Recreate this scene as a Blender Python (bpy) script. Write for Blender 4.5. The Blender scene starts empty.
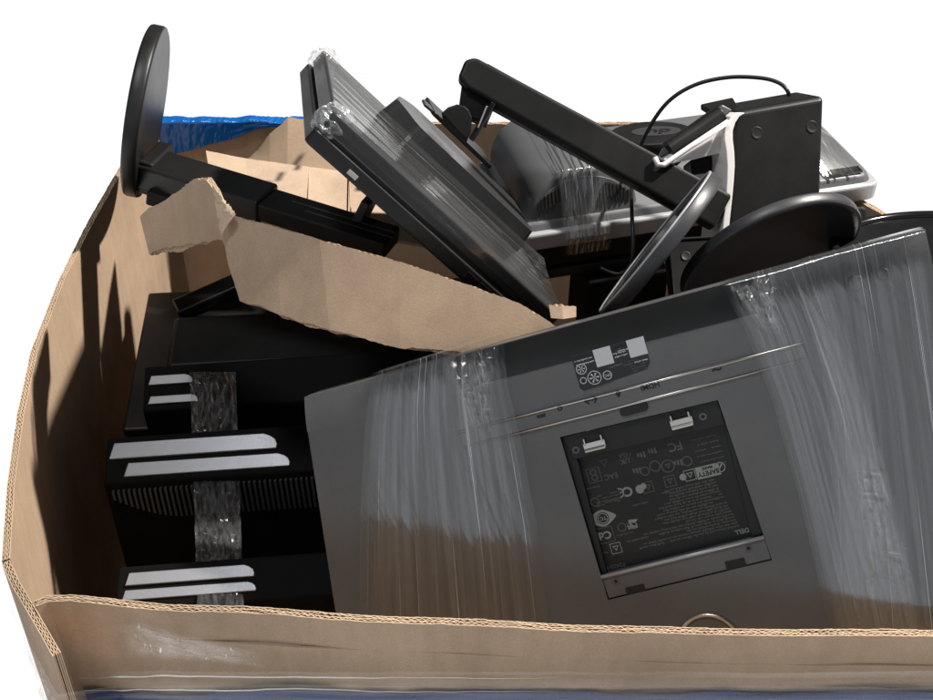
import bpy, bmesh, math, random
from mathutils import Vector, Matrix, noise
V = Vector
random.seed(4)
scene = bpy.context.scene
COL = scene.collection

# ------------------------------------------------------------------ survey of the place
# camera 0.85 m above the rim of the box, pitched 37 degrees down
FPX = 1200.0
PITCH = math.radians(37)
CAM = V((0, 0, 1.75))
RT = V((1, 0, 0))
UP = V((0, math.sin(PITCH), math.cos(PITCH)))
FW = V((0, math.cos(PITCH), -math.sin(PITCH)))

def ray(px, py):
    return FW + RT * ((px - 466.5) / FPX) + UP * ((350 - py) / FPX)

def at(px, py, d):
    return CAM + ray(px, py) * d

def onz(px, py, z):
    r = ray(px, py)
    return CAM + r * ((z - CAM.z) / r.z)

class Frame:
    """local axes: x along, y across, z out of the surface"""
    def __init__(s, o, x, y, z=None):
        s.o = V(o)
        s.x = V(x).normalized()
        s.z = V(z).normalized() if z is not None else s.x.cross(V(y)).normalized()
        s.y = s.z.cross(s.x).normalized()
    def __call__(s, a, b, c=0.0):
        return s.o + s.x * a + s.y * b + s.z * c
    def px(s, px, py, c=0.0):
        r = ray(px, py)
        d = (s.o + s.z * c - CAM).dot(s.z) / r.dot(s.z)
        p = CAM + r * d - s.o
        return p.dot(s.x), p.dot(s.y)
    def flip(s):
        return Frame(s.o, -s.x, -s.y, s.z)

# ------------------------------------------------------------------ materials
def nodes(name):
    m = bpy.data.materials.new(name)
    m.use_nodes = True
    nt = m.node_tree
    nt.nodes.clear()
    out = nt.nodes.new('ShaderNodeOutputMaterial')
    return m, nt, out

def N(nt, typ, **kw):
    n = nt.nodes.new(typ)
    for k, v in kw.items():
        if k.startswith('i_'):
            n.inputs[k[2:].replace('_', ' ')].default_value = v
        else:
            setattr(n, k, v)
    return n

def ramp(nt, fac, stops):
    r = nt.nodes.new('ShaderNodeValToRGB')
    e = r.color_ramp.elements
    while len(e) < len(stops):
        e.new(0.5)
    for i, (p, c) in enumerate(stops):
        e[i].position = p
        e[i].color = (c, c, c, 1) if not isinstance(c, tuple) else c + (1,)
    nt.links.new(fac, r.inputs[0])
    return r

def plastic(name, col, rough=0.42, dust=0.25, metallic=0.0, bump=0.12, grain=900, spec=0.5, coat=0.0):
    m, nt, out = nodes(name)
    L = nt.links.new
    tc = N(nt, 'ShaderNodeTexCoord')
    b = N(nt, 'ShaderNodeBsdfPrincipled')
    big = N(nt, 'ShaderNodeTexNoise', i_Scale=9.0, i_Detail=6.0, i_Roughness=0.65)
    fine = N(nt, 'ShaderNodeTexNoise', i_Scale=float(grain), i_Detail=2.0)
    speck = N(nt, 'ShaderNodeTexNoise', i_Scale=330.0, i_Detail=3.0, i_Roughness=0.7)
    for n in (big, fine, speck):
        L(tc.outputs['Object'], n.inputs['Vector'])
    rb = ramp(nt, big.outputs['Fac'], [(0.42, 0.0), (0.75, 0.35)])
    rs = ramp(nt, speck.outputs['Fac'], [(0.66, 0.0), (0.78, 1.0)])
    ma = N(nt, 'ShaderNodeMath', operation='MAXIMUM')
    L(rb.outputs[0], ma.inputs[0]); L(rs.outputs[0], ma.inputs[1])
    mu = N(nt, 'ShaderNodeMath', operation='MULTIPLY'); mu.inputs[1].default_value = dust
    L(ma.outputs[0], mu.inputs[0])
    mix = N(nt, 'ShaderNodeMixRGB')
    mix.inputs[1].default_value = tuple(col) + (1,)
    d = [min(1, c * 1.0 + 0.16) for c in col]
    mix.inputs[2].default_value = (d[0], d[1] * 0.97, d[2] * 0.93, 1)
    L(mu.outputs[0], mix.inputs[0])
    L(mix.outputs[0], b.inputs['Base Color'])
    mr = N(nt, 'ShaderNodeMapRange')
    mr.inputs['To Min'].default_value = rough - 0.07
    mr.inputs['To Max'].default_value = rough + 0.14
    L(big.outputs['Fac'], mr.inputs[0])
    L(mr.outputs[0], b.inputs['Roughness'])
    b.inputs['Metallic'].default_value = metallic
    b.inputs['Specular IOR Level'].default_value = spec
    b.inputs['Coat Weight'].default_value = coat
    bp = N(nt, 'ShaderNodeBump'); bp.inputs['Strength'].default_value = bump; bp.inputs['Distance'].default_value = 0.0006
    L(fine.outputs['Fac'], bp.inputs['Height'])
    L(bp.outputs[0], b.inputs['Normal'])
    L(b.outputs[0], out.inputs[0])
    return m

def cardboard(name, col, edge=False):
    m, nt, out = nodes(name)
    L = nt.links.new
    tc = N(nt, 'ShaderNodeTexCoord')
    b = N(nt, 'ShaderNodeBsdfPrincipled', i_Roughness=0.82)
    b.inputs['Specular IOR Level'].default_value = 0.18
    n1 = N(nt, 'ShaderNodeTexNoise', i_Scale=7.0, i_Detail=7.0, i_Roughness=0.6)
    n2 = N(nt, 'ShaderNodeTexNoise', i_Scale=600.0, i_Detail=3.0)
    mp = N(nt, 'ShaderNodeMapping'); mp.inputs['Scale'].default_value = (22, 22, 5)
    n3 = N(nt, 'ShaderNodeTexNoise', i_Scale=3.0, i_Detail=4.0)
    L(tc.outputs['Object'], mp.inputs[0]); L(mp.outputs[0], n3.inputs['Vector'])
    L(tc.outputs['Object'], n1.inputs['Vector']); L(tc.outputs['Object'], n2.inputs['Vector'])
    c = V(col)
    r1 = ramp(nt, n1.outputs['Fac'], [(0.3, tuple(c * 0.82)), (0.7, tuple(c * 1.12))])
    r2 = ramp(nt, n2.outputs['Fac'], [(0.35, (0.93, 0.925, 0.92)), (0.65, (1.05, 1.05, 1.05))])
    r3 = ramp(nt, n3.outputs['Fac'], [(0.3, (0.94, 0.93, 0.92)), (0.7, (1.04, 1.04, 1.04))])
    m1 = N(nt, 'ShaderNodeMixRGB', blend_type='MULTIPLY'); m1.inputs[0].default_value = 1
    m2 = N(nt, 'ShaderNodeMixRGB', blend_type='MULTIPLY'); m2.inputs[0].default_value = 1
    L(r1.outputs[0], m1.inputs[1]); L(r2.outputs[0], m1.inputs[2])
    L(m1.outputs[0], m2.inputs[1]); L(r3.outputs[0], m2.inputs[2])
    L(m2.outputs[0], b.inputs['Base Color'])
    bp = N(nt, 'ShaderNodeBump'); bp.inputs['Strength'].default_value = 0.16; bp.inputs['Distance'].default_value = 0.0008
    ad = N(nt, 'ShaderNodeMath', operation='ADD')
    L(n3.outputs['Fac'], ad.inputs[0]); L(n2.outputs['Fac'], ad.inputs[1])
    L(ad.outputs[0], bp.inputs['Height']); L(bp.outputs[0], b.inputs['Normal'])
    L(b.outputs[0], out.inputs[0])
    return m

def film(name, base=0.10, streak=0.22, haze=0.05, rough=0.10, scale=(70, 2.2, 1), bump=0.5, tint=(1, 1, 1), fres=0.8, lines=0.22, fade=0.001):
    """clear stretch film: a thin sheet that mostly lets light through and mirrors part of it"""
    m, nt, out = nodes(name)
    L = nt.links.new
    tc = N(nt, 'ShaderNodeTexCoord')
    mp = N(nt, 'ShaderNodeMapping'); mp.inputs['Scale'].default_value = scale
    L(tc.outputs['UV'], mp.inputs[0])
    n1 = N(nt, 'ShaderNodeTexNoise', i_Scale=1.0, i_Detail=6.0, i_Roughness=0.62)
    L(mp.outputs[0], n1.inputs['Vector'])
    n2 = N(nt, 'ShaderNodeTexNoise', i_Scale=7.0, i_Detail=4.0)
    L(tc.outputs['UV'], n2.inputs['Vector'])
    r1 = ramp(nt, n1.outputs['Fac'], [(0.40, 0.0), (0.72, 1.0)])
    fr = N(nt, 'ShaderNodeFresnel'); fr.inputs[0].default_value = 1.5
    mp3 = N(nt, 'ShaderNodeMapping'); mp3.inputs['Scale'].default_value = (scale[0] * (4.5 if scale[0] > scale[1] else 0.5), scale[1] * (0.5 if scale[0] > scale[1] else 4.5), 1)
    mp3.inputs['Rotation'].default_value = (0, 0, 0.03)
    L(tc.outputs['UV'], mp3.inputs[0])
    n3 = N(nt, 'ShaderNodeTexNoise', i_Scale=1.0, i_Detail=2.0); L(mp3.outputs[0], n3.inputs['Vector'])
    r3 = ramp(nt, n3.outputs['Fac'], [(0.655, 0.0), (0.70, lines)])  # thin pale lines painting crease glints into the film
    a = N(nt, 'ShaderNodeMath', operation='MULTIPLY_ADD'); a.inputs[1].default_value = streak; a.inputs[2].default_value = base
    L(r1.outputs[0], a.inputs[0])
    s = N(nt, 'ShaderNodeMath', operation='MULTIPLY_ADD'); s.inputs[1].default_value = fres; s.use_clamp = True
    a3 = N(nt, 'ShaderNodeMath', operation='ADD'); L(a.outputs[0], a3.inputs[0]); L(r3.outputs[0], a3.inputs[1])
    L(fr.outputs[0], s.inputs[0]); L(a3.outputs[0], s.inputs[2])
    # thinner towards its long borders
    ux = N(nt, 'ShaderNodeSeparateXYZ'); L(tc.outputs['UV'], ux.inputs[0])
    pp = N(nt, 'ShaderNodeMath', operation='PINGPONG'); pp.inputs[1].default_value = 0.5; L(ux.outputs[0], pp.inputs[0])
    fd = N(nt, 'ShaderNodeMapRange', interpolation_type='SMOOTHSTEP'); fd.inputs['From Max'].default_value = fade; fd.inputs['To Min'].default_value = 0.25
    L(pp.outputs[0], fd.inputs[0])
    if fade > 0.2:
        pv = N(nt, 'ShaderNodeMath', operation='PINGPONG'); pv.inputs[1].default_value = 0.5; L(ux.outputs[1], pv.inputs[0])
        mn = N(nt, 'ShaderNodeMath', operation='MINIMUM'); L(pp.outputs[0], mn.inputs[0]); L(pv.outputs[0], mn.inputs[1])
        L(mn.outputs[0], fd.inputs[0]); fd.inputs['To Min'].default_value = 0.0
    sm = N(nt, 'ShaderNodeMath', operation='MULTIPLY'); L(s.outputs[0], sm.inputs[0]); L(fd.outputs[0], sm.inputs[1])
    bp = N(nt, 'ShaderNodeBump'); bp.inputs['Strength'].default_value = bump; bp.inputs['Distance'].default_value = 0.002
    ad = N(nt, 'ShaderNodeMath', operation='ADD')
    L(n1.outputs['Fac'], ad.inputs[0]); L(n2.outputs['Fac'], ad.inputs[1])
    L(ad.outputs[0], bp.inputs['Height'])
    g = N(nt, 'ShaderNodeBsdfGlossy'); g.inputs['Roughness'].default_value = rough
    g.inputs['Color'].default_value = tint + (1,)
    L(bp.outputs[0], g.inputs['Normal'])
    t = N(nt, 'ShaderNodeBsdfTransparent')
    mx = N(nt, 'ShaderNodeMixShader')
    L(sm.outputs[0], mx.inputs[0]); L(t.outputs[0], mx.inputs[1]); L(g.outputs[0], mx.inputs[2])
    df = N(nt, 'ShaderNodeBsdfDiffuse'); df.inputs['Color'].default_value = (0.8, 0.82, 0.85, 1)
    hz = N(nt, 'ShaderNodeMath', operation='MULTIPLY_ADD'); hz.inputs[1].default_value = haze * 1.6; hz.inputs[2].default_value = haze * 0.4
    h3 = N(nt, 'ShaderNodeMath', operation='MULTIPLY_ADD'); h3.inputs[1].default_value = 0.5
    L(r1.outputs[0], hz.inputs[0]); L(r3.outputs[0], h3.inputs[0]); L(hz.outputs[0], h3.inputs[2])
    mx2 = N(nt, 'ShaderNodeMixShader')
    hm = N(nt, 'ShaderNodeMath', operation='MULTIPLY'); L(h3.outputs[0], hm.inputs[0]); L(fd.outputs[0], hm.inputs[1])
    L(hm.outputs[0], mx2.inputs[0]); L(mx.outputs[0], mx2.inputs[1]); L(df.outputs[0], mx2.inputs[2])
    L(mx2.outputs[0], out.inputs[0])
    return m

M = {}
M['card'] = cardboard('kraft_cardboard', (0.485, 0.352, 0.246))
M['card_cut'] = cardboard('cut_kraft_edge', (0.62, 0.46, 0.32))
M['midgrey'] = plastic('mid_grey_plastic', (0.11, 0.112, 0.118), 0.36, 0.2)
M['card_pale'] = cardboard('pale_kraft_cardboard', (0.60, 0.45, 0.33))
M['card_torn'] = cardboard('torn_kraft_fibre', (0.62, 0.47, 0.34))
M['black'] = plastic('black_plastic', (0.011, 0.011, 0.011), 0.36, 0.15, spec=0.42)
M['black_matte'] = plastic('matte_black_plastic', (0.010, 0.010, 0.010), 0.38, 0.14, spec=0.22)
M['pit_black'] = plastic('dull_black_plastic', (0.006, 0.006, 0.006), 0.6, 0.03, spec=0.06)
M['glint'] = plastic('painted_glint_silver', (0.30, 0.30, 0.315), 0.33, 0.75, metallic=0.5, bump=0.28, grain=900)  # silver colour puts lamp reflections onto the black pit monitors
M['tiltshell'] = plastic('grey_back_plastic', (0.036, 0.036, 0.037), 0.27, 0.22)
M['black_gloss'] = plastic('glossy_black_plastic', (0.010, 0.010, 0.011), 0.16, 0.06, bump=0.02)
M['shell'] = plastic('charcoal_shell_plastic', (0.108, 0.106, 0.105), 0.32, 0.55, bump=0.3, grain=1300, spec=0.75)
M['shell_dark_reflection'] = plastic('dark_reflection_charcoal', (0.009, 0.009, 0.009), 0.26, 0.07, bump=0.03)  # shell plastic darkened to paint in the top band's dark reflection
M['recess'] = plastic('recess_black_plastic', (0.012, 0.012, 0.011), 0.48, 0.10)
M['grey'] = plastic('grey_plastic', (0.11, 0.112, 0.118), 0.40, 0.25)
M['darkgrey'] = plastic('dark_grey_plastic', (0.045, 0.045, 0.05), 0.36, 0.18)
M['silver'] = plastic('silver_plastic', (0.48, 0.48, 0.49), 0.34, 0.05, metallic=0.35)
M['steel'] = plastic('bright_steel', (0.62, 0.60, 0.56), 0.26, 0.05, metallic=1.0, bump=0.02)
M['white'] = plastic('off_white_plastic', (0.84, 0.80, 0.78), 0.42, 0.08)
M['print'] = plastic('pale_label_print', (0.30, 0.31, 0.29), 0.6, 0.0, bump=0)
M['print_dim'] = plastic('grey_label_print', (0.115, 0.115, 0.105), 0.6, 0.0, bump=0)
M['print_white'] = plastic('white_label_print', (0.62, 0.63, 0.64), 0.6, 0.0, bump=0)
M['print_dark'] = plastic('dark_label_print', (0.012, 0.012, 0.012), 0.6, 0.0, bump=0)
M['label'] = plastic('black_label_vinyl', (0.020, 0.021, 0.021), 0.45, 0.03, bump=0)
M['led'] = plastic('pale_led_lens', (0.55, 0.54, 0.5), 0.3, 0.0, bump=0)
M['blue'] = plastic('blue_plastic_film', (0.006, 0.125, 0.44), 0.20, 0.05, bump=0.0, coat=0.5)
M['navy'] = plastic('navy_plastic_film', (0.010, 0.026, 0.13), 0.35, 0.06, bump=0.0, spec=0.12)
M['tinted_badge'] = plastic('warm_tinted_silver_metal', (0.75, 0.68, 0.58), 0.3, 0.02, metallic=1.0, bump=0.0)  # silver badge metal with the reflected cardboard tinted into its colour
M['film'] = film('stretch_film', 0.075, 0.10, 0.03, 0.10, scale=(24, 1.1, 1), bump=0.25, fade=0.14, lines=0.6)
M['film_along'] = film('stretch_film_lengthwise', 0.035, 0.05, 0.015, 0.10, scale=(1.1, 9, 1), bump=0.2, lines=0.10)
M['film_thin'] = film('thin_stretch_film', 0.06, 0.07, 0.03, 0.11, scale=(20, 1.1, 1), bump=0.25, fade=0.12, lines=0.5)
M['film_crumple'] = film('crumpled_stretch_film', 0.05, 0.22, 0.05, 0.07, scale=(14, 5, 1), bump=0.7, fade=0.3)
M['film_soft'] = film('soft_bunched_film', 0.03, 0.16, 0.16, 0.16, scale=(5, 3, 1), bump=0.5, fres=0.18)
M['tape'] = film('clear_packing_tape', 0.05, 0.32, 0.05, 0.14, scale=(9, 14, 1), bump=0.9)
M['film_box'] = film('box_stretch_film', 0.0, 0.09, 0.007, 0.15, scale=(1.6, 36, 1), bump=0.8, fres=0.09, lines=0.35)
M['film_loose'] = film('loose_stretch_film', 0.0, 0.10, 0.04, 0.10, scale=(9, 7, 1), bump=0.9, fres=0.12, lines=0.5, fade=0.35)

# ------------------------------------------------------------------ mesh helpers
class MB:
    def __init__(s):
        s.v, s.f, s.uv, s.m2 = [], [], {}, []
    def add(s, vs, fs):
        k = len(s.v)
        s.v += [V(p) for p in vs]
        s.f += [tuple(i + k for i in f) for f in fs]
    def prism(s, low, high):
        n = len(low)
        s.add(list(low) + list(high), [tuple(reversed(range(n))), tuple(range(n, 2 * n))] +
              [(i, (i + 1) % n, n + (i + 1) % n, n + i) for i in range(n)])
    def box(s, fr, a0, a1, b0, b1, c0, c1):
        q = [(a0, b0), (a1, b0), (a1, b1), (a0, b1)]
        s.prism([fr(a, b, c0) for a, b in q], [fr(a, b, c1) for a, b in q])
    def poly(s, fr, pts, c0, c1):
        s.prism([fr(a, b, c0) for a, b in pts], [fr(a, b, c1) for a, b in pts])
    def bar(s, p0, p1, up, w, h, w1=None, h1=None):
        x = (p1 - p0).normalized(); y = V(up).cross(x).normalized(); z = x.cross(y)
        w1 = w1 or w; h1 = h1 or h
        q = [(-1, -1), (1, -1), (1, 1), (-1, 1)]
        s.prism([p0 + y * (a * w / 2) + z * (b * h / 2) for a, b in q],
                [p1 + y * (a * w1 / 2) + z * (b * h1 / 2) for a, b in q])
    def lathe(s, o, n, prof, seg=72, cap=True):
        n = V(n).normalized()
        t = n.orthogonal().normalized(); u = n.cross(t)
        vs, fs = [], []
        for r, h in prof:
            for i in range(seg):
                a = 2 * math.pi * i / seg
                vs.append(o + n * h + (t * math.cos(a) + u * math.sin(a)) * r)
        for j in range(len(prof) - 1):
            for i in range(seg):
                fs.append((j * seg + i, j * seg + (i + 1) % seg, (j + 1) * seg + (i + 1) % seg, (j + 1) * seg + i))
        if cap:
            fs.append(tuple(reversed(range(seg))))
            fs.append(tuple((len(prof) - 1) * seg + i for i in range(seg)))
        s.add(vs, fs)
    def tube(s, pts, r, seg=10, closed=False):
        pts = [V(p) for p in pts]
        n = len(pts); vs, fs = [], []
        prev = None
        for i, p in enumerate(pts):
            a = pts[i - 1] if (i or closed) else p
            b = pts[(i + 1) % n] if (i < n - 1 or closed) else p
            t = (b - a).normalized()
            if prev is None:
                prev = t.orthogonal().normalized()
            x = (prev - t * prev.dot(t)).normalized(); prev = x
            y = t.cross(x)
            for k in range(seg):
                g = 2 * math.pi * k / seg
                vs.append(p + (x * math.cos(g) + y * math.sin(g)) * r)
        for i in range(n if closed else n - 1):
            j = (i + 1) % n
            for k in range(seg):
                fs.append((i * seg + k, i * seg + (k + 1) % seg, j * seg + (k + 1) % seg, j * seg + k))
        if not closed:
            fs.append(tuple(reversed(range(seg)))); fs.append(tuple((n - 1) * seg + k for k in range(seg)))
        s.add(vs, fs)
    def grid(s, fn, nu, nv):
        k = len(s.v)
        for j in range(nv + 1):
            for i in range(nu + 1):
                u, v = i / nu, j / nv
                s.v.append(V(fn(u, v))); s.uv[len(s.v) - 1] = (u, v)
        w = nu + 1
        for j in range(nv):
            for i in range(nu):
                q = k + j * w + i
                s.f.append((q, q + 1, q + w + 1, q + w))
    def build(s, name, mat, parent=None, smooth=False, bevel=0.0, seg=3, mat2=None):
        root = parent
        while root is not None and root.parent is not None:
            root = root.parent
        if root is not None:
            off = root.location.copy()
        else:
            lo = V((min(p.x for p in s.v), min(p.y for p in s.v), min(p.z for p in s.v)))
            hi = V((max(p.x for p in s.v), max(p.y for p in s.v), max(p.z for p in s.v)))
            off = V(((lo.x + hi.x) / 2, (lo.y + hi.y) / 2, lo.z))
        me = bpy.data.meshes.new(name)
        me.from_pydata([p - off for p in s.v], [], s.f)
        if s.uv:
            uvl = me.uv_layers.new(name='UVMap')
            for lp in me.loops:
                uvl.data[lp.index].uv = s.uv.get(lp.vertex_index, (0, 0))
        bm = bmesh.new(); bm.from_mesh(me)
        bmesh.ops.recalc_face_normals(bm, faces=bm.faces); bm.to_mesh(me); bm.free()
        me.materials.append(M[mat])
        if mat2:
            me.materials.append(M[mat2])
            for k in s.m2: me.polygons[k].material_index = 1
        if smooth:
            for p in me.polygons:
                p.use_smooth = True
        o = bpy.data.objects.new(name, me)
        COL.objects.link(o)
        if root is None:
            o.location = off
        else:
            o.parent = parent
        if bevel:
            b = o.modifiers.new('bevel', 'BEVEL'); b.width = bevel; b.segments = seg
            b.limit_method = 'ANGLE'; b.angle_limit = math.radians(35); b.harden_normals = False
        return o

def tag(o, label, cat, group=None, kind=None):
    o['label'] = label; o['category'] = cat
    if group: o['group'] = group
    if kind: o['kind'] = kind
    return o

def thing(name, label, cat, loc, group=None):
    o = bpy.data.objects.new(name, None)
    o.empty_display_size = 0.05
    COL.objects.link(o); o.location = loc
    return tag(o, label, cat, group)

def lerp(a, b, t):
    return a + (b - a) * t

def text_mb(mb, txt, fr, a, b, size, c=0.0, align='CENTER', thick=0.0002, shear=0.0, bold=0.0):
    """lettering lying in the frame's plane, added to a mesh"""
    cu = bpy.data.curves.new('lettering', 'FONT')
    cu.body = txt; cu.size = size; cu.align_x = align; cu.align_y = 'CENTER'; cu.extrude = thick; cu.shear = shear
    cu.offset = bold * size; cu.resolution_u = 3
    ob = bpy.data.objects.new('lettering', cu); COL.objects.link(ob)
    bpy.context.view_layer.update()
    me = bpy.data.meshes.new_from_object(ob.evaluated_get(bpy.context.evaluated_depsgraph_get()))
    mb.add([fr(a + v.co.x, b + v.co.y, c + v.co.z) for v in me.vertices], [tuple(p.vertices) for p in me.polygons])
    bpy.data.objects.remove(ob); bpy.data.curves.remove(cu); bpy.data.meshes.remove(me)

def ring_mb(mb, fr, a, b, r, w, c=0.0, seg=28, t=0.0002, a0=0, a1=360):
    n = max(6, int(seg * (a1 - a0) / 360))
    for i in range(n):
        g0 = math.radians(a0 + (a1 - a0) * i / n); g1 = math.radians(a0 + (a1 - a0) * (i + 1) / n)
        mb.poly(fr, [(a + math.cos(g0) * (r - w), b + math.sin(g0) * (r - w)), (a + math.cos(g0) * r, b + math.sin(g0) * r),
                     (a + math.cos(g1) * r, b + math.sin(g1) * r), (a + math.cos(g1) * (r - w), b + math.sin(g1) * (r - w))], c, c + t)

def frame_mb(mb, fr, a0, a1, b0, b1, w, c=0.0, t=0.0002):
    mb.box(fr, a0, a1, b0, b0 + w, c, c + t); mb.box(fr, a0, a1, b1 - w, b1, c, c + t)
    mb.box(fr, a0, a0 + w, b0 + w, b1 - w, c, c + t); mb.box(fr, a1 - w, a1, b0 + w, b1 - w, c, c + t)

def micro(mb, fr, a0, a1, b, h, c, rnd, fill=0.86, t=0.00015):
    """a line of print too small to read: a run of word-sized dashes of uneven height"""
    a = a0
    while a < a1:
        w = h * rnd.uniform(0.9, 5.0)
        e = min(a + w, a1)
        if rnd.random() < fill:
            q = a
            while q < e:
                lw = h * rnd.uniform(0.28, 0.5)
                hh = h * rnd.choice((0.55, 0.6, 0.62, 0.95))
                mb.box(fr, q, min(q + lw, e), b, b + hh, c, c + t)
                q += lw + h * 0.17
        a = e + h * 0.5

# corrugated board between a top line and a foot line
def board(mb, T, B, inward, t=0.0068, plies=2, ragT=0.0010, ragB=0.0, ds=0.0016, wave=0.0066, seed=1, bulge=None, facing=0.0010):
    L = [0.0]
    for i in range(1, len(T)):
        L.append(L[-1] + ((T[i] - T[i - 1]).length + (B[i] - B[i - 1]).length) / 2)
    n = max(8, int(L[-1] / ds))
    S = [L[-1] * i / n for i in range(n + 1)]
    def sample(P, s):
        i = 0
        while i < len(L) - 2 and L[i + 1] < s:
            i += 1
        return P[i].lerp(P[i + 1], (s - L[i]) / max(1e-9, L[i + 1] - L[i]))
    tops = [sample(T, s) for s in S]; feet = [sample(B, s) for s in S]
    # soften corners a little
    nor = []
    for i in range(n + 1):
        a, b = max(0, i - 3), min(n, i + 3)
        d = (tops[b] - tops[a]) + (feet[b] - feet[a])
        nn = d.cross(tops[i] - feet[i]).normalized()
        if nn.dot(V(inward)) < 0:
            nn = -nn
        nor.append(nn)
    k = 2
    nor = [sum((nor[j] for j in range(max(0, i - k), min(n, i + k) + 1)), V((0, 0, 0))).normalized() for i in range(n + 1)]
    rnd = random.Random(seed)
    def liner(off, th, fn=None, rs=1.0, step=1):
        idx = list(range(0, n + 1, step))
        if idx[-1] != n: idx.append(n)
        vs, fs = [], []
        sd = rnd.random() * 100
        for i in idx:
            o = off + (fn(S[i]) if fn else 0)
            up = (tops[i] - feet[i]).normalized()
            j1 = (noise.noise(V((S[i] * 60, sd, 0))) + 0.6 * noise.noise(V((S[i] * 260, sd, 3)))) * ragT * rs
            j2 = (noise.noise(V((S[i] * 16, sd, 9))) + 0.35 * noise.noise(V((S[i] * 75, sd, 5))) + 0.12 * noise.noise(V((S[i] * 300, sd, 6)))) * ragB * rs
            bl = bulge(S[i]) if bulge else 0
            tp = tops[i] + up * j1; ft = feet[i] + up * j2
            vs += [ft + nor[i] * o, tp + nor[i] * (o + bl), tp + nor[i] * (o + th + bl), ft + nor[i] * (o + th)]
        m = len(idx)
        for q in range(m - 1):
            for e in range(4):
                g = (e + 1) % 4
                if e in (1, 3): mb.m2.append(len(mb.f) + len(fs))
                fs.append((q * 4 + e, q * 4 + g, q * 4 + 4 + g, q * 4 + 4 + e))
        fs += [(0, 1, 2, 3), tuple((m - 1) * 4 + x for x in (3, 2, 1, 0))]
        mb.add(vs, fs)
    step = t / plies
    for p in range(plies + 1):
        liner(p * step - facing / 2, facing)
    for p in range(plies):
        ph = rnd.random() * 6
        amp = step / 2 - facing * 0.8
        liner(p * step + step / 2 - 0.00045, 0.0009, lambda s: amp * max(0.35, min(1.0, 0.8 + 0.9 * noise.noise(V((s * 22, ph, 1))))) * math.sin(2 * math.pi * s / wave + ph + 2.5 * noise.noise(V((s * 14, ph, 4)))), rs=1.3)
    return tops, feet, nor

# ------------------------------------------------------------------ the big carton
box = thing('cardboard_box', 'large open brown corrugated cardboard box full of discarded monitors, torn and bulging', 'box', (0.05, 1.2, 0.0))
ZR = 0.9
def wall(name, pts, inward, zb=0.02, seed=1, rag=0.0010, sag=0.0, **kw):
    mb = MB()
    B = [V((p.x, p.y, zb)) for p in pts]
    board(mb, pts, B, inward, seed=seed, ragT=rag, **kw)
    return mb.build(name, 'card', box, mat2='card_cut')
front = [onz(x, y, ZR) for x, y in ((36, 606), (48, 601), (70, 600), (110, 603), (160, 609), (300, 618), (420, 623), (560, 629), (700, 634), (933, 637), (1100, 640))]
wall('front_wall', front, (0, 1, 0), seed=3, rag=0.0012, bulge=lambda s: 0.004 * noise.noise(V((s * 7, 3, 3))))
left = [onz(x, y, ZR) for x, y in ((2, 560), (7, 488), (17, 416), (31, 351), (60, 277), (89, 220), (116, 173), (140, 135), (158, 123))]
wall('side_wall', left, (1, 0, 0), seed=5, rag=0.0012)
corner = [onz(2, 563, ZR), onz(12, 585, ZR - 0.001), onz(28, 612, ZR - 0.002), onz(44, 640, ZR - 0.004), onz(53, 656, ZR - 0.006)]
wall('corner_panel', corner, (1, 1, 0), seed=7, rag=0.001)
back = [onz(x, 122, ZR) for x in (150, 250, 350, 500, 600, 690)]
wall('back_wall', back, (0, -1, 0), seed=9)
cham = [onz(690, 122, ZR), V((0.47, 1.62, ZR)), onz(888, 214, ZR)]
wall('back_corner_panel', cham, (-1, -1, 0), seed=11)
rgt = [onz(889, 215, ZR), V((0.605, 1.2, ZR)), V((0.60, 0.9, ZR)), V((0.585, 0.69, ZR))]
wall('side_wall', rgt, (-1, 0, 0), seed=12)
mb = MB(); mb.box(Frame((0, 0, 0), (1, 0, 0), (0, 1, 0)), -0.5, 0.62, 0.72, 1.72, 0.0, 0.02)
mb.build('box_bottom', 'card', box)

# horizontal crease pressed into the front wall and its stretch wrap
def front_y(x):
    for i in range(len(front) - 1):
        if front[i].x <= x <= front[i + 1].x:
            return lerp(front[i].y, front[i + 1].y, (x - front[i].x) / (front[i + 1].x - front[i].x))
    return front[0].y if x < front[0].x else front[-1].y
def band_front(z0, z1, out, amp, fx, fz, seed, x0=-0.375, x1=0.60, edge=0.0):
    def fn(u, v):
        x = lerp(x0, x1, u)
        zt = z_front(z1, x) + edge * noise.noise(V((x * 9, seed, 0))) + edge * 0.4 * noise.noise(V((x * 40, seed, 0)))
        z = lerp(z0, zt, v)
        w = noise.noise(V((x * fx, z * fz, seed))) + 0.5 * noise.noise(V((x * fx * 2.2, z * fz * 2.4, seed + 4)))
        return V((x, front_y(x) - out - amp * (0.9 + w), z))
    return fn
def z_front(py, x=0.0):
    p = V((0, front_y(x), 0)); r = ray(466, py)
    return CAM.z + r.z * (p.y / r.y)
mb = MB(); zc = z_front(654)
mb.tube([V((x * 0.001, front_y(x * 0.001) - 0.0002, zc + 0.0012 * noise.noise(V((x * 0.02, 0, 1))))) for x in range(-370, 590, 12)], 0.0011, 8)
mb.build('pressed_crease', 'card', box, smooth=True)
blue = thing('blue_film_wrap', 'bright blue plastic wrap over the back rim and low front of the box', 'plastic wrap', (0.0, 1.74, 0.0))
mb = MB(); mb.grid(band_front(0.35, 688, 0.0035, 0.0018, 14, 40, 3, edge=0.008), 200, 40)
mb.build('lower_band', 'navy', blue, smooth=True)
mb = MB()
def ridge0(x, y):
    return 1 - abs(noise.noise(V((x, y, 6)))) * 2
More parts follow.
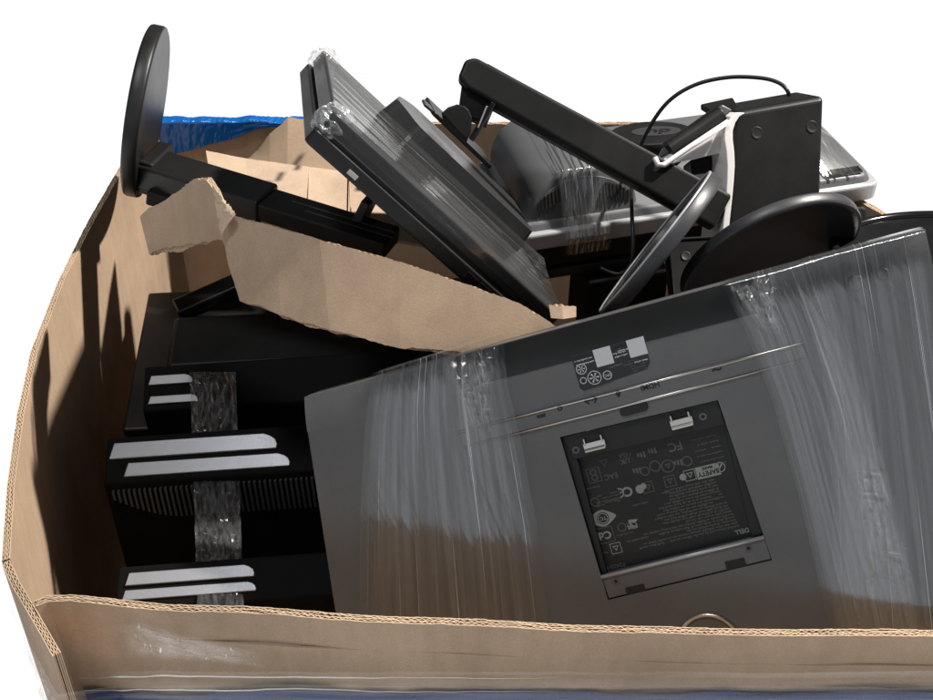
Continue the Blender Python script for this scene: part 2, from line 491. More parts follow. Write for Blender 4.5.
def fb(u, v):
    # drapes from outside over the rim and a little way down the inside of the back wall
    px = lerp(156, 352, u)
    p = onz(px, 122, ZR)
    q = v
    drop_in = 0.006 + 0.05 * max(0, 1 - abs(u - 0.08) / 0.55) + 0.010 * noise.noise(V((u * 5, 0, 2)))
    wob = 0.0012 * noise.noise(V((u * 13, v * 4, 0))) + 0.0006 * ridge0(u * 40 + v * 6, v * 4) + 0.0016 * noise.noise(V((u * 7, v * 9, 7)))
    if q < 0.4:
        return V((p.x, p.y + 0.006 + wob, ZR + 0.006 + wob - (0.4 - q) * 1.6))
    if q < 0.6:
        t = (q - 0.4) / 0.2
        return V((p.x, p.y + 0.006 - 0.020 * t, ZR + 0.006 + wob * 2 + 0.003 * math.sin(math.pi * t)))
    t = (q - 0.6) / 0.4
    return V((p.x, p.y - 0.014 - abs(wob), ZR + 0.006 + wob * (1 - t) - drop_in * t))
mb.grid(fb, 220, 40); mb.build('rim_band', 'blue', blue, smooth=True)

wrap = thing('clear_stretch_wrap', 'clear stretch film wound in horizontal bands round the lower front of the box', 'plastic wrap', (0.0, 0.68, 0.0))
mb = MB(); mb.grid(band_front(0.33, 661, 0.0105, 0.0022, 4, 70, 11, x0=-0.372, edge=0.003), 220, 90)
mb.build('front_band', 'film_box', wrap, smooth=True)
mb = MB(); mb.grid(band_front(0.33, 671, 0.0150, 0.002, 3, 90, 21, x0=-0.370, edge=0.003), 220, 60)
mb.build('front_band', 'film_box', wrap, smooth=True)
def fc(u, v):
    a, b = left[1], corner[-1]
    pts = [left[2], left[1], left[0], corner[2], corner[-1], V((b.x + 0.05, b.y + 0.012, b.z))]
    s = u * (len(pts) - 1); i = min(int(s), len(pts) - 2)
    p = pts[i].lerp(pts[i + 1], s - i)
    z = lerp(0.4, 0.862 - 0.02 * u, v)
    w = 0.004 * noise.noise(V((u * 30, z * 14, 1))) + 0.002 * noise.noise(V((u * 60, z * 40, 1)))
    out = V((-0.75, -0.65, 0))
    return V((p.x, p.y, z)) + out * (0.006 + abs(w))
mb = MB(); mb.grid(fc, 90, 90); mb.build('corner_band', 'film_box', wrap, smooth=True)
def fcr(u, v):
    # a crumpled loose end stuck on the front wall by the corner
    x = lerp(-0.335, -0.18, u)
    zt = lerp(z_front(632), z_front(662), abs(u - 0.25) * 1.2)
    z = lerp(z_front(672), zt, v)
    w = abs(noise.noise(V((x * 40, z * 36, 5)))) * 0.004 + abs(noise.noise(V((x * 90, z * 80, 2)))) * 0.001
    return V((x, front_y(x) - 0.006 - w, z))
mb = MB(); mb.grid(fcr, 80, 50); mb.build('loose_film_end', 'film_loose', wrap, smooth=True)

# ------------------------------------------------------------------ loose cardboard
mb = MB()
cols = [(140, 216, 150, 256, 1.40), (150, 208, 163, 251, 1.385), (165, 201, 180, 248, 1.36), (180, 190, 200, 242, 1.335), (190, 182, 212, 239, 1.315),
        (197, 179, 219, 238, 1.30), (206, 179, 223, 241, 1.288), (214, 190, 226, 250, 1.282), (222, 208, 229, 268, 1.277), (230, 214, 232, 278, 1.272), (237, 217, 240, 303, 1.270), (255, 222, 261, 308, 1.264), (275, 227, 281, 315, 1.258),
        (320, 240, 330, 331, 1.246), (400, 262, 400, 347, 1.235), (470, 286, 468, 356, 1.228), (515, 302, 514, 352, 1.224), (540, 316, 540, 350, 1.222), (556, 327, 556, 348, 1.221)]
T = [at(a, b, d) for a, b, c, e, d in cols]; B = [at(c, e, d) for a, b, c, e, d in cols]
board(mb, T, B, FW, t=0.006, ragT=0.0014, ragB=0.005, seed=21, ds=0.0013)
flap = tag(mb.build('torn_cardboard_strip', 'card', mat2='card_cut'), 'long torn brown cardboard strip with a folded ragged end, lying across the box', 'cardboard')
mb = MB()
def peel(u, v):
    # liner peeled open at the fold
    p = lerp(at(212, 184, 1.280), at(221, 236, 1.268), v); q = lerp(at(224, 200, 1.270), at(237, 214, 1.262), v)
    r = p.lerp(q, u) + FW * (-0.006 * math.sin(u * 2.4))
    return r + V((1, 1, 1)) * 0.002 * noise.noise(V((u * 5, v * 9, 1)))
mb.grid(peel, 16, 24)
o = mb.build('peeled_liner', 'card_torn', flap, smooth=True)
mb = MB()
cols = [(206, 153, 216, 215, 1.67, 1.60), (246, 161, 252, 222, 1.67, 1.60), (300, 168, 305, 226, 1.665, 1.595), (352, 175, 356, 235, 1.66, 1.59), (430, 188, 434, 250, 1.655, 1.59)]
T = [at(a, b, d) for a, b, c, e, d, f in cols]; B = [at(c, e, f) for a, b, c, e, d, f in cols]
board(mb, T, B, -FW, t=0.004, plies=1, ragT=0.0008, seed=31)
for x0, x1 in ((309, 308), (349, 351)):
    mb.tube([at(x0, 172, 1.655), at(x1, 218, 1.594)], 0.0009, 6)
tag(mb.build('corrugated_sheet', 'card_pale'), 'pale creased cardboard sheet sloping inside the back of the box behind the stand column', 'cardboard')
mb = MB()
cols = [(247, 160, 248, 165, 1.695), (258, 150, 258, 166, 1.69), (270, 134, 270, 168, 1.685), (288, 118, 287, 170, 1.68), (312, 120, 312, 172, 1.68), (336, 124, 338, 176, 1.68), (360, 130, 362, 180, 1.68)]
T = [at(a, b, d) for a, b, c, e, d in cols]; B = [at(c, e, d - 0.01) for a, b, c, e, d in cols]
board(mb, T, B, FW, t=0.006, ragT=0.0025, seed=33)
tag(mb.build('torn_cardboard_flap', 'card', mat2='card_cut'), 'brown torn-edged cardboard flap leaning against the back wall under the blue wrap', 'cardboard')
mb = MB()
cols = [(549, 305, 551, 318, 1.235), (562, 306, 563, 319, 1.235), (576, 307, 576, 317, 1.24)]
T = [at(a, b, d) for a, b, c, e, d in cols]; B = [at(c, e, d) for a, b, c, e, d in cols]
board(mb, T, B, FW, t=0.004, plies=1, ragT=0.002, seed=35)
tag(mb.build('cardboard_scrap', 'card_pale'), 'small pale scrap of cardboard wedged at the lower corner of the tilted monitor', 'cardboard')

# ------------------------------------------------------------------ the large monitor in front (upside down, back outwards)
el, yaw = math.radians(28.5), math.radians(-16)
nrm = V((math.sin(yaw) * math.cos(el), -math.cos(yaw) * math.cos(el), math.sin(el)))
o0 = at(620, 420, 1.16)
tmp = Frame(o0, RT, UP, nrm)
def pln(px, py):
    r = ray(px, py); return CAM + r * ((o0 - CAM).dot(nrm) / r.dot(nrm))
xdir = (pln(718, 400) - pln(560, 437)).normalized() + (pln(772, 560) - pln(608, 600)).normalized()
F = Frame(pln(664, 500), xdir, UP, nrm)          # x right, y up in the picture, z out of the back
def P(px, py, c=0.0):
    return F.px(px, py, c)
mon = thing('computer_monitor', 'large charcoal monitor lying upside down, empty stand recess in its film-wrapped back', 'monitor', F(0, -0.2, -0.03))
TL, TR, BLp = P(302, 398), P(926, 229), P(335, 612)
ext = lambda a, b, k: (a[0] + (b[0] - a[0]) * k, a[1] + (b[1] - a[1]) * k)
BL = ext(TL, BLp, 1.42); BR = (TR[0] + (BL[0] - TL[0]) * 0.55, TR[1] - 0.36)
# recess corners
R = [P(560, 437), P(718, 400), P(772, 560), P(608, 600)]
mb = MB()
def rnd_poly(pts, r, seg=5):
    out = []
    n = len(pts)
    for i in range(n):
        p = V(pts[i] + (0,)); a = (V(pts[i - 1] + (0,)) - p).normalized(); b = (V(pts[(i + 1) % n] + (0,)) - p).normalized()
        for k in range(seg + 1):
            t = k / seg
            q = (p + a * r).lerp(p, t).lerp(p.lerp(p + b * r, t), t)
            out.append((q.x, q.y))
    return out
# line where the smooth top band begins to fall away
G0, G1 = P(505, 377), P(740, 323)
slope = (G1[1] - G0[1]) / (G1[0] - G0[0])
yb = lambda a: G0[1] + slope * (a - G0[0])
Lk = (TL[0] + 0.004, yb(TL[0]))
tb = 0.028
mid = 0.0
# outer ring of the flat back round the recess
out_pts = [(TL[0] - 0.0, 0), ]
kL = ext(TL, BL, 0.11); kR = ext(TR, BR, 0.11)
verts = [F(*kL, 0), F(*kR, 0), F(*BR, 0), F(*BL, 0)] + [F(*p, 0) for p in R]
mb.add(verts, [(0, 1, 5, 4), (1, 2, 6, 5), (2, 3, 7, 6), (3, 0, 4, 7)])
# top band curves back to the monitor's bottom edge
prof = [(0, 0), (0.25, -0.0006), (0.5, -0.0018), (0.75, -0.0038), (1.0, -0.0065)]
rows = []
for t, c in prof:
    a = (lerp(kL[0], TL[0], t), lerp(kL[1], TL[1], t)); b = (lerp(kR[0], TR[0], t), lerp(kR[1], TR[1], t))
    rows.append((F(*a, c), F(*b, c)))
for i in range(0):
    mb.add([rows[i][0], rows[i][1], rows[i + 1][1], rows[i + 1][0]], [(0, 1, 2, 3)])
# sides
loop = [rows[-1][0], rows[-1][1], F(*kR, 0), F(*BR, 0), F(*BL, 0), F(*kL, 0)]
back_c = -tb - 0.012
low = [F(*TL, back_c), F(*TR, back_c), F(*kR, back_c), F(*BR, back_c), F(*BL, back_c), F(*kL, back_c)]
mb.add(loop + low, [(i, (i + 1) % 6, 6 + (i + 1) % 6, 6 + i) for i in range(6)] + [tuple(range(6, 12))])
bmk = mb.build('back_shell', 'shell', mon)
# weld so that edges bevel
me = bmk.data; bm = bmesh.new(); bm.from_mesh(me); bmesh.ops.remove_doubles(bm, verts=bm.verts, dist=1e-5)
bmesh.ops.recalc_face_normals(bm, faces=bm.faces); bm.to_mesh(me); bm.free()
bv = bmk.modifiers.new('bevel', 'BEVEL'); bv.width = 0.0014; bv.segments = 3; bv.limit_method = 'ANGLE'; bv.angle_limit = math.radians(40)
mb = MB()
mb.add(sum([[r[0], r[1]] for r in rows], []), [(2 * i, 2 * i + 1, 2 * i + 3, 2 * i + 2) for i in range(len(rows) - 1)])
mb.build('lower_band', 'shell', mon, smooth=True)
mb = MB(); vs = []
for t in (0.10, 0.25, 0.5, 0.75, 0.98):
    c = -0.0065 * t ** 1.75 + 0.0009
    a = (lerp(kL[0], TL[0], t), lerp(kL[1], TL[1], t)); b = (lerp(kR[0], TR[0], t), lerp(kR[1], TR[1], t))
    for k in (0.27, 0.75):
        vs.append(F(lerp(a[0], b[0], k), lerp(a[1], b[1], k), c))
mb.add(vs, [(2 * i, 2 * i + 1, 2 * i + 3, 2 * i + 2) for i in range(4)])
mb.build('dark_reflection_strip', 'shell_dark_reflection', mon, smooth=True)  # dark patch painting a reflection on the shell between the films
# screen side bezel
mb = MB(); mb.poly(F, [BL, BR, TR, TL], -0.052, -0.0405); mb.build('front_bezel', 'black', mon, bevel=0.002)
mb = MB()
ins = [(lerp(p[0], 0, 0.05), lerp(p[1], -0.02, 0.05)) for p in (BL, BR, TR, TL)]
mb.poly(F, ins, -0.0535, -0.0522); mb.build('screen', 'black_gloss', mon)
# outline of the dark reflection on the top band between film strips
mb = MB()
q = [P(503, 337), P(728, 283), P(757, 343), P(508, 399)]
q = [q[0], q[1], q[2], q[3]]
# raised rail over the sockets
rail = [P(457, 434), P(804, 344), P(808, 357), P(463, 446)]
mb = MB(); mb.poly(F, rnd_poly(rail, 0.004), -0.004, 0.0022); mb.build('socket_rail', 'shell', mon, bevel=0.0009)
for e0, e1 in (((456, 433), (804, 343)), ((463, 447.5), (806, 358.5))):
    mb = MB(); a, b = P(*e0), P(*e1); mb.tube([F(*a, 0.0012), F(*lerp(V(a), V(b), 0.5), 0.0012), F(*b, 0.0012)], 0.0014, 8)
    mb.build('rail_lip_highlight', 'steel', mon, smooth=True)  # bright metal painted in as the highlight along the charcoal lip
FT = F.flip()                                     # reading direction: the monitor is upside down
def Q(px, py, c=0.0):
    a, b = P(px, py, c); return -a, -b
for px, py, s, sz in ((541, 415, '⎓', 0.012), (560, 409, 'o', 0.010), (591, 400, '↔', 0.011), (618, 393, '◊', 0.010), (650, 386, 'HDMI', 0.0075), (717, 370, '~', 0.016)):
    a, b = Q(px, py, 0.0022); ic = MB(); text_mb(ic, s, FT, a, b, sz, 0.0023, bold=0.02); ic.build('socket_symbol', 'print_dark', mon)
# release button
mb = MB(); c0 = P(634, 409)
def pill(mb, fr, a, b, w, h, c0, c1, ang=0.0):
    pts = []
    for k in range(24):
        g = 2 * math.pi * k / 24
        sx = 1 if math.cos(g) >= 0 else -1
        x = sx * (w / 2 - h / 2) + math.cos(g) * h / 2; y = math.sin(g) * h / 2
        pts.append((a + x * math.cos(ang) - y * math.sin(ang), b + x * math.sin(ang) + y * math.cos(ang)))
    mb.poly(fr, pts, c0, c1)
pill(mb, F, c0[0], c0[1], 0.028, 0.009, -0.003, 0.0024, 0.0)
mb.build('release_button', 'black', mon, bevel=0.0008)
# recess
rp = MB()
dep = -0.014
inner = [P(577, 465), P(724, 428), P(757, 537), P(603, 577)]
sc_ = lambda p, k: (p[0] * k, p[1] * k)
Rt = [R[0], R[1], inner[1], inner[0]]
# walls and floor
fl = [P(575, 459), P(728, 424), P(757, 534), P(602, 574)]
rp.add([F(*p, 0) for p in R] + [F(*p, dep) for p in R], [(0, 1, 5, 4), (1, 2, 6, 5), (2, 3, 7, 6), (3, 0, 4, 7), (4, 5, 6, 7)])
rec = rp.build('stand_recess', 'recess', mon)
mb = MB()
sh = [P(560.8, 437.8), P(717.5, 401), P(725, 425), P(573, 461)]
mb.poly(F, sh, dep, -0.005); mb.build('upper_shelf', 'recess', rec, bevel=0.0008)
mb = MB()
fl2 = [P(603, 578), P(757, 538), P(771, 559.4), P(608.8, 599)]
fl2 = [P(600.5, 577), P(764.5, 537), P(771.3, 559.6), P(608.6, 599.2)]
mb.poly(F, fl2, dep, -0.0015); mb.build('lower_shelf', 'shell', rec, bevel=0.0008)
mb = MB(); a, b = P(601, 577.5), P(764, 537.5)
mb.tube([F(*a, -0.0010), F(*b, -0.0010)], 0.0021, 8); mb.build('shelf_lip_highlight', 'silver', rec, smooth=True)  # silver colour paints the highlight on the plastic shelf edge
mb = MB()
wl = [P(562, 441), P(573, 462), P(607, 576), P(603, 577)]
mb.poly(F, [R[0], P(577, 463), P(606, 575), P(602, 577)], dep, -0.006); mb.build('recess_flank', 'recess', rec); mb = MB()
mb.poly(F, [P(717, 402), P(718, 400.5), P(764, 536), P(752, 538), P(724, 425)][1:], dep, -0.007)
mb.build('recess_flank', 'recess', rec)
ang = math.atan2(0, 1)
for px, py in ((593, 439), (680, 416)):
    h = MB(); a, b = P(px, py, -0.004)
    h.box(F, a - 0.011, a + 0.011, b - 0.010, b - 0.002, -0.006, -0.0012)
    h.box(F, a - 0.0095, a - 0.0078, b - 0.004, b + 0.003, -0.006, -0.0002); h.box(F, a + 0.0078, a + 0.0095, b - 0.004, b + 0.003, -0.006, -0.0002); h.box(F, a - 0.004, a + 0.0085, b + 0.0095, b + 0.0115, -0.006, -0.001)
    h.tube([F(a - 0.0105, b - 0.0095, -0.001), F(a + 0.0105, b - 0.0095, -0.001)], 0.0022, 10)
    h.build('steel_hook', 'steel', rec, bevel=0.0005)
    h = MB(); h.box(F, a - 0.0072, a + 0.0072, b - 0.0015, b + 0.009, -0.0055, -0.0042); h.build('hook_slot', 'print_dark', rec)
for px, py, c in ((576, 450, -0.005), (703, 416.5, -0.005), (616, 581, -0.0015), (748.5, 548, -0.0015)):
    h = MB(); a, b = P(px, py, c); h.lathe(F(a, b, c), F.z, [(0.0036, 0), (0.0036, 0.0008), (0.0019, 0.0009), (0.0019, 0.0001)], 20, cap=False)
    so = h.build('screw_boss', 'grey', rec)
    h = MB(); h.lathe(F(a, b, c + 0.0001), F.z, [(0.0020, 0), (0.0018, 0.0002)], 16); h.build('screw_hole', 'print_dark', so)
for px, py in ((635.5, 589.5), (735.5, 563.5)):
    h = MB(); a, b = P(px, py, -0.0015); h.box(F, a - 0.0095, a + 0.0095, b - 0.006, b + 0.004, -0.0014, -0.0006); h.build('latch_slot', 'print_dark', rec)

# printing moulded on the recess floor
rndm = random.Random(8)
cF = dep + 0.0002
dim, lit = MB(), MB()
def T2(mb, s, px, py, size, bold=0.01, al='CENTER'):
    a, b = Q(px, py, dep); text_mb(mb, s, FT, a, b, size, cF, al, bold=bold)
T2(lit, 'DELL', 742, 531, 0.0062, 0.02)
T2(dim, 'P2425H', 616, 566, 0.0058)
T2(lit, 'C€'[:1], 628, 491, 0.013, 0.03)
a, b = Q(619, 493, dep); ring_mb(lit, FT, a, b, 0.0052, 0.0013, cF, a0=90, a1=270); lit.box(FT, a - 0.004, a - 0.001, b - 0.0006, b + 0.0006, cF, cF + 0.0002)
T2(dim, 'FC', 675, 446, 0.012, 0.02)
T2(lit, 'Cd', 605, 535, 0.0105, 0.03)
a, b = Q(605, 535, dep); frame_mb(dim, FT, a - 0.009, a + 0.009, b - 0.008, b + 0.008, 0.0006, cF)
T2(dim, 'EAC', 611, 476, 0.0075, 0.01); T2(dim, 'UK', 625, 461, 0.007, 0.02); T2(dim, 'CA', 623, 455, 0.007, 0.02)
# eye shaped mark with round centre
a, b = Q(603, 518, dep)
eye = []
for k in range(24):
    g = 2 * math.pi * k / 24
    eye.append((a + 0.0125 * math.cos(g) - 0.001, b + 0.0085 * math.sin(g) * (1 - 0.55 * max(0, -math.cos(g)))))
ey = MB(); ey.poly(FT, eye, cF, cF + 0.0002); ey.build('eye_mark', 'print', rec)
blk = MB(); blk.lathe(F(-a, -b, cF), F.z, [(0.0062, 0), (0.0062, 0.0004)], 24)
blk.build('eye_mark_centre', 'recess', rec)
ring_mb(lit, FT, a, b, 0.0054, 0.0009, cF + 0.0003); text_mb(lit, 'TC', FT, a, b, 0.005, cF + 0.0003, bold=0.02)
# safety plate
a, b = Q(708, 471, dep); ey = MB(); ey.box(FT, a - 0.0115, a + 0.0115, b - 0.006, b + 0.006, cF, cF + 0.0002); ey.build('safety_plate', 'print', rec)
sp = MB(); text_mb(sp, 'SAFETY', FT, a, b + 0.0015, 0.0062, cF + 0.0003, bold=0.02); text_mb(sp, 'MARK', FT, a, b - 0.0035, 0.004, cF + 0.0003, bold=0.02)
sp.build('safety_plate_print', 'print_dark', rec)
a, b = Q(720, 467, dep); ring_mb(lit, FT, a, b, 0.0052, 0.0009, cF); lit.poly(FT, [(a - 0.004, b - 0.003), (a - 0.003, b - 0.004), (a + 0.004, b + 0.003), (a + 0.003, b + 0.004)], cF, cF + 0.0002)
# 8-shaped mark in a rounded square
a, b = Q(594, 475, dep); frame_mb(dim, FT, a - 0.0068, a + 0.0068, b - 0.0075, b + 0.0075, 0.0006, cF)
ring_mb(dim, FT, a, b + 0.0028, 0.0032, 0.0009, cF); ring_mb(dim, FT, a, b - 0.0028, 0.0032, 0.0009, cF)
def tri(mb, px, py, s, w=0.0008):
    a, b = Q(px, py, dep); p = [(a - s, b - s * 0.8), (a + s, b - s * 0.8), (a, b + s * 0.9)]
    for i in range(3):
        x, y = V(p[i]), V(p[(i + 1) % 3]); d = (y - x).normalized(); n2 = V((-d.y, d.x)) * w
        mb.poly(FT, [tuple(x), tuple(y), tuple(y + n2), tuple(x + n2)], cF, cF + 0.0002)
def squ(mb, px, py, s, w=0.0007):
    a, b = Q(px, py, dep); frame_mb(mb, FT, a - s, a + s, b - s, b + s, w, cF)
for px, py, s in ((604, 463, 0.0042), (628, 457, 0.0045), (668, 466, 0.0030)):
    tri(dim, px, py, s)
for px, py in ((648, 487), (670, 481), (690, 475), (616, 548)):
    squ(lit if py in (475, 548) else dim, px, py, 0.0055); tri(lit if py in (475, 548) else dim, px, py, 0.0032)
for px, py, r in ((655, 466, 0.0055), (668, 466, 0.0065), (687, 461, 0.0050), (645, 471, 0.0045), (622, 527, 0.0045), (595, 502, 0.0045)):
    a, b = Q(px, py, dep); ring_mb(dim, FT, a, b, r, 0.0009, cF)
for px, py in ((637, 471), (652, 451), (641, 455), (678, 463)):
    a, b = Q(px, py, dep)
    for k in range(3): dim.box(FT, a - 0.0042 + k * 0.003, a - 0.0022 + k * 0.003, b - 0.003, b + 0.003 - 0.001 * k, cF, cF + 0.0002)
a, b = Q(681, 474, dep); 
a, b = Q(640, 489, dep); dt = MB(); dt.lathe(F(-a, -b, cF), F.z, [(0.0044, 0), (0.0044, 0.0002)], 18); dt.build('symbol_dot', 'print', rec); dt = MB(); dt.lathe(F(-a + 0.004, -b + 0.002, cF + 0.0001), F.z, [(0.003, 0), (0.003, 0.0002)], 14); dt.build('symbol_dot', 'print', rec)
a, b = Q(683, 477, dep); dt = MB(); dt.lathe(F(-a, -b, cF), F.z, [(0.0034, 0), (0.0034, 0.0002)], 18); dt.build('symbol_dot', 'print', rec)
T2(lit, 'ꓘ', 632, 524, 0.010); 
for px, py in ((633, 521), (633, 527)):
    a, b = Q(px, py, dep); lit.poly(FT, [(a - 0.005, b - 0.001), (a + 0.004, b - 0.0022), (a + 0.005, b + 0.001), (a - 0.002, b + 0.002)], cF, cF + 0.0002)
# lines of small print
A0, B0 = Q(734, 520, dep)
for k in range(17):
    t = k / 16
    l = lerp(V((622, 556)), V((648, 497)), t) if k < 6 else lerp(V((640, 545)), V((661, 489)), t)
    r_ = lerp(V((741, 524)), V((716, 478)), t)
    la, lb = Q(l[0], l[1], dep); ra, rb = Q(r_[0], r_[1], dep)
    # the flipped frame runs right to left in the picture
    frac = rndm.uniform(0.8, 1.0) if k not in (2, 5) else 0.45
    micro(dim, FT, ra + 0.002, lerp(ra, la, frac), rb, 0.0024, cF, rndm, fill=0.95)
for k in range(6):
    a, b = Q(704 + k * 2.0, 437 + k * 5.4, dep); micro(dim, FT, a - 0.012, a + 0.013, b, 0.0017, cF, rndm)
for k in range(4):
    a, b = Q(608, 493 + k * 3.2, dep); micro(dim, FT, a - 0.013, a + 0.012, b, 0.0017, cF, rndm)
for px, py in ((612, 500), (640, 503), (668, 491), (600, 553), (625, 533), (592, 487)):
    a, b = Q(px, py, dep); micro(dim, FT, a - 0.008, a + 0.008, b, 0.002, cF, rndm)
a, b = P(592, 556, dep); a2, b2 = P(744, 516, dep)
dim.build('regulatory_print', 'print_dim', rec); lit.build('symbol_print', 'print', rec)

# sticker beside the rail
st = MB()
sq = [P(571, 356), P(643, 336), P(650, 362), P(647, 369), P(584, 391), P(580, 388)]
st.poly(F, sq, 0.0002, 0.0005); stk = st.build('sticker', 'label', mon)
sF = 0.0005
w = MB()
for px, py, s in ((603.5, 356.5, 0.0086), (637, 347, 0.0086)):
    a, b = Q(px, py, 0); w.box(FT, a - s, a + s, b - s, b + s, sF, sF + 0.0003)
for px, py in ((583, 359), (585, 362.5), (619, 352), (621, 355), (624, 346), (624, 349), (641, 360)):
    a, b = Q(px, py, 0); micro(w, FT, a - 0.009 * (0.7 if px > 600 else 1), a + 0.009 * (0.7 if px > 600 else 1), b, 0.0016, sF, rndm, fill=1)
for px, py, r in ((581.5, 369, 0.0052), (594.5, 377.5, 0.0068), (583.5, 380.5, 0.0033), (607.5, 375, 0.0044)):
    a, b = Q(px, py, 0); ring_mb(w, FT, a, b, r, 0.0007, sF)
    if r > 0.005:
        for k in range(6):
            g = k * math.pi / 3
            w.poly(FT, [(a, b), (a + math.cos(g - .18) * r * .7, b + math.sin(g - .18) * r * .7), (a + math.cos(g + .18) * r * .7, b + math.sin(g + .18) * r * .7)], sF, sF + 0.0002)
a, b = Q(607.5, 375, 0); text_mb(w, 'EPC', FT, a, b, 0.0036, sF)
w.build('sticker_print', 'print_white', stk)
w = MB()
for k in range(5):
    a, b = Q(632 + k * 1.2, 360 + k * 2.5, 0); micro(w, FT, a - 0.010, a + 0.004, b, 0.0012, sF, rndm)
for px, py in ((612, 366), (618, 364), (626, 364)):
    a, b = Q(px, py, 0); micro(w, FT, a - 0.004, a + 0.004, b, 0.0022, sF, rndm)
a, b = Q(600, 386, 0); micro(w, FT, a - 0.014, a + 0.010, b, 0.0010, sF, rndm)
w.build('sticker_print', 'print_dim', stk)
# moulded feet near the corner and the round maker's badge at the front edge
for px, py, r in ((856, 283, 0.0075), (883, 274, 0.006)):
    h = MB(); a, b = P(px, py, 0); h.lathe(F(a, b, 0), F.z, [(r, 0), (r * 0.96, 0.0018), (r * 0.75, 0.0030), (r * 0.35, 0.0024), (0.0003, 0.0022)], 32)
    h.build('screw_cover', 'shell', mon, smooth=True)
h = MB(); a, b = P(709, 643, 0)
h.tube([F(a + 0.0285 * math.cos(g * math.pi / 32), b + 0.0285 * math.sin(g * math.pi / 32), 0.0006) for g in range(64)], 0.0021, 8, closed=True)
h.build('round_badge', 'tinted_badge', mon, smooth=True)

# film bands wound round this monitor
def ridged(x, y, s):
    return 1 - abs(noise.noise(V((x, y, s)))) * 2
def mon_film(pl, pr_, amp, seed, skew, dens, dome=0.0):
    """pl / pr_: left and right border as picture rows from top to foot, laid on the monitor's back"""
    def border(pts, v):
        s = v * (len(pts) - 1); i = min(int(s), len(pts) - 2)
        a, b = V(pts[i]), V(pts[i + 1]); return a.lerp(b, s - i)
    def fn(u, v):
        vv = max(0.0, (v - 0.06) / 0.94)
        l = border(pl, vv); r = border(pr_, vv)
        a, b = P(*l); a2, b2 = P(*r)
        x, y = lerp(a, a2, u), lerp(b, b2, u)
        # how far the flat back falls away under the top band
        topb = lerp(TL[1], TR[1], (x - TL[0]) / (TR[0] - TL[0])); d = topb - y
        c = 0.003 - 0.009 * max(0, 1 - d / 0.035) ** 2 * 0.6
        q = (x - TL[0]) + skew * (y - TL[1])
        k = 0.35 + 0.65 * min(1, max(0, 0.5 + 1.4 * noise.noise(V((q * 9, y * 2, seed + 20)))))
        h = noise.noise(V((q * dens * 0.35, y * 1.6, seed))) * 0.7 + k * (ridged(q * dens, y * 1.6, seed) * 0.22 + ridged(q * dens * 2.6, y * 3, seed + 3) * 0.10)
        h += dome * noise.noise(V((q * 6, y * 5, seed)))
        if v < 0.06:
            return F(x, y + 0.003, c + amp * 0.3 - (0.06 - v) / 0.06 * 0.03)
        return F(x, y, c + amp * (h + 0.5))
    return fn
mb = MB(); mb.grid(mon_film([(372, 377), (366, 430), (362, 500), (361, 570), (360, 640)], [(503, 337), (509, 385), (522, 440), (537, 520), (552, 640)], 0.0016, 2, 0.10, 55), 300, 120)
tag(mb.build('film_strip', 'film', smooth=True), 'clear wrinkled film band round the left part of the big charcoal monitor', 'plastic film')
mb = MB(); mb.grid(mon_film([(722, 286), (746, 332), (772, 400), (800, 500), (834, 650)], [(822, 259), (842, 320), (868, 400), (893, 500), (930, 650)], 0.0018, 6, 0.30, 50), 240, 120)
tag(mb.build('film_strip', 'film', smooth=True), 'clear stretched film band slanting down the big charcoal monitor just right of the recess', 'plastic film')
mb = MB(); mb.grid(mon_film([(800, 264), (812, 320), (826, 400), (832, 500), (834, 650)], [(925, 231), (936, 300), (950, 400), (965, 500), (990, 650)], 0.0016, 12, 0.42, 42), 240, 120)
tag(mb.build('film_strip', 'film_thin', smooth=True), 'clear film over the top right corner of the big charcoal monitor with two round bumps', 'plastic film')
# crumpled bunches where the film bends over the edge
def bunch(poly, seed, amp=0.007):
    def fn(u, v):
        a = V(poly[0]).lerp(V(poly[1]), u); b = V(poly[3]).lerp(V(poly[2]), u); p = a.lerp(b, v)
        x, y = P(p[0], p[1])
        topb = lerp(TL[1], TR[1], (x - TL[0]) / (TR[0] - TL[0])); d = topb - y
        c = 0.005 - 0.008 * max(0, 1 - d / 0.03) ** 2
        h = ridged(x * 110, y * 34, seed) * 0.6 + ridged(x * 60 + y * 50, y * 90, seed + 2) * 0.4
        c -= 0.03 * max(0, 0.05 - v) / 0.05
        y = min(y, topb + 0.0025)
        return F(x, y, c + amp * h * (0.35 + 0.65 * math.sin(math.pi * min(1, max(0, u)))) * (1 - 0.5 * v))
    return fn
mb = MB(); mb.grid(bunch([(438, 357), (500, 339), (494, 440), (474, 436)], 5), 90, 110)
tag(mb.build('film_bunch', 'film_crumple', smooth=True), 'crumpled shiny film bunch at the top of the left film band on the big monitor', 'plastic film')
mb = MB(); mb.grid(bunch([(722, 283), (778, 270), (786, 345), (762, 330)], 9), 90, 90)
tag(mb.build('film_bunch', 'film_crumple', smooth=True), 'crumpled sparkling film bunch at the monitor edge below the black dish base', 'plastic film')
mb = MB(); mb.grid(bunch([(842, 430), (876, 424), (930, 606), (862, 606)], 14, 0.0035), 120, 160)
tag(mb.build('film_bunch', 'film_crumple', smooth=True), 'gathered glinting film folds low on the right side of the big monitor', 'plastic film')
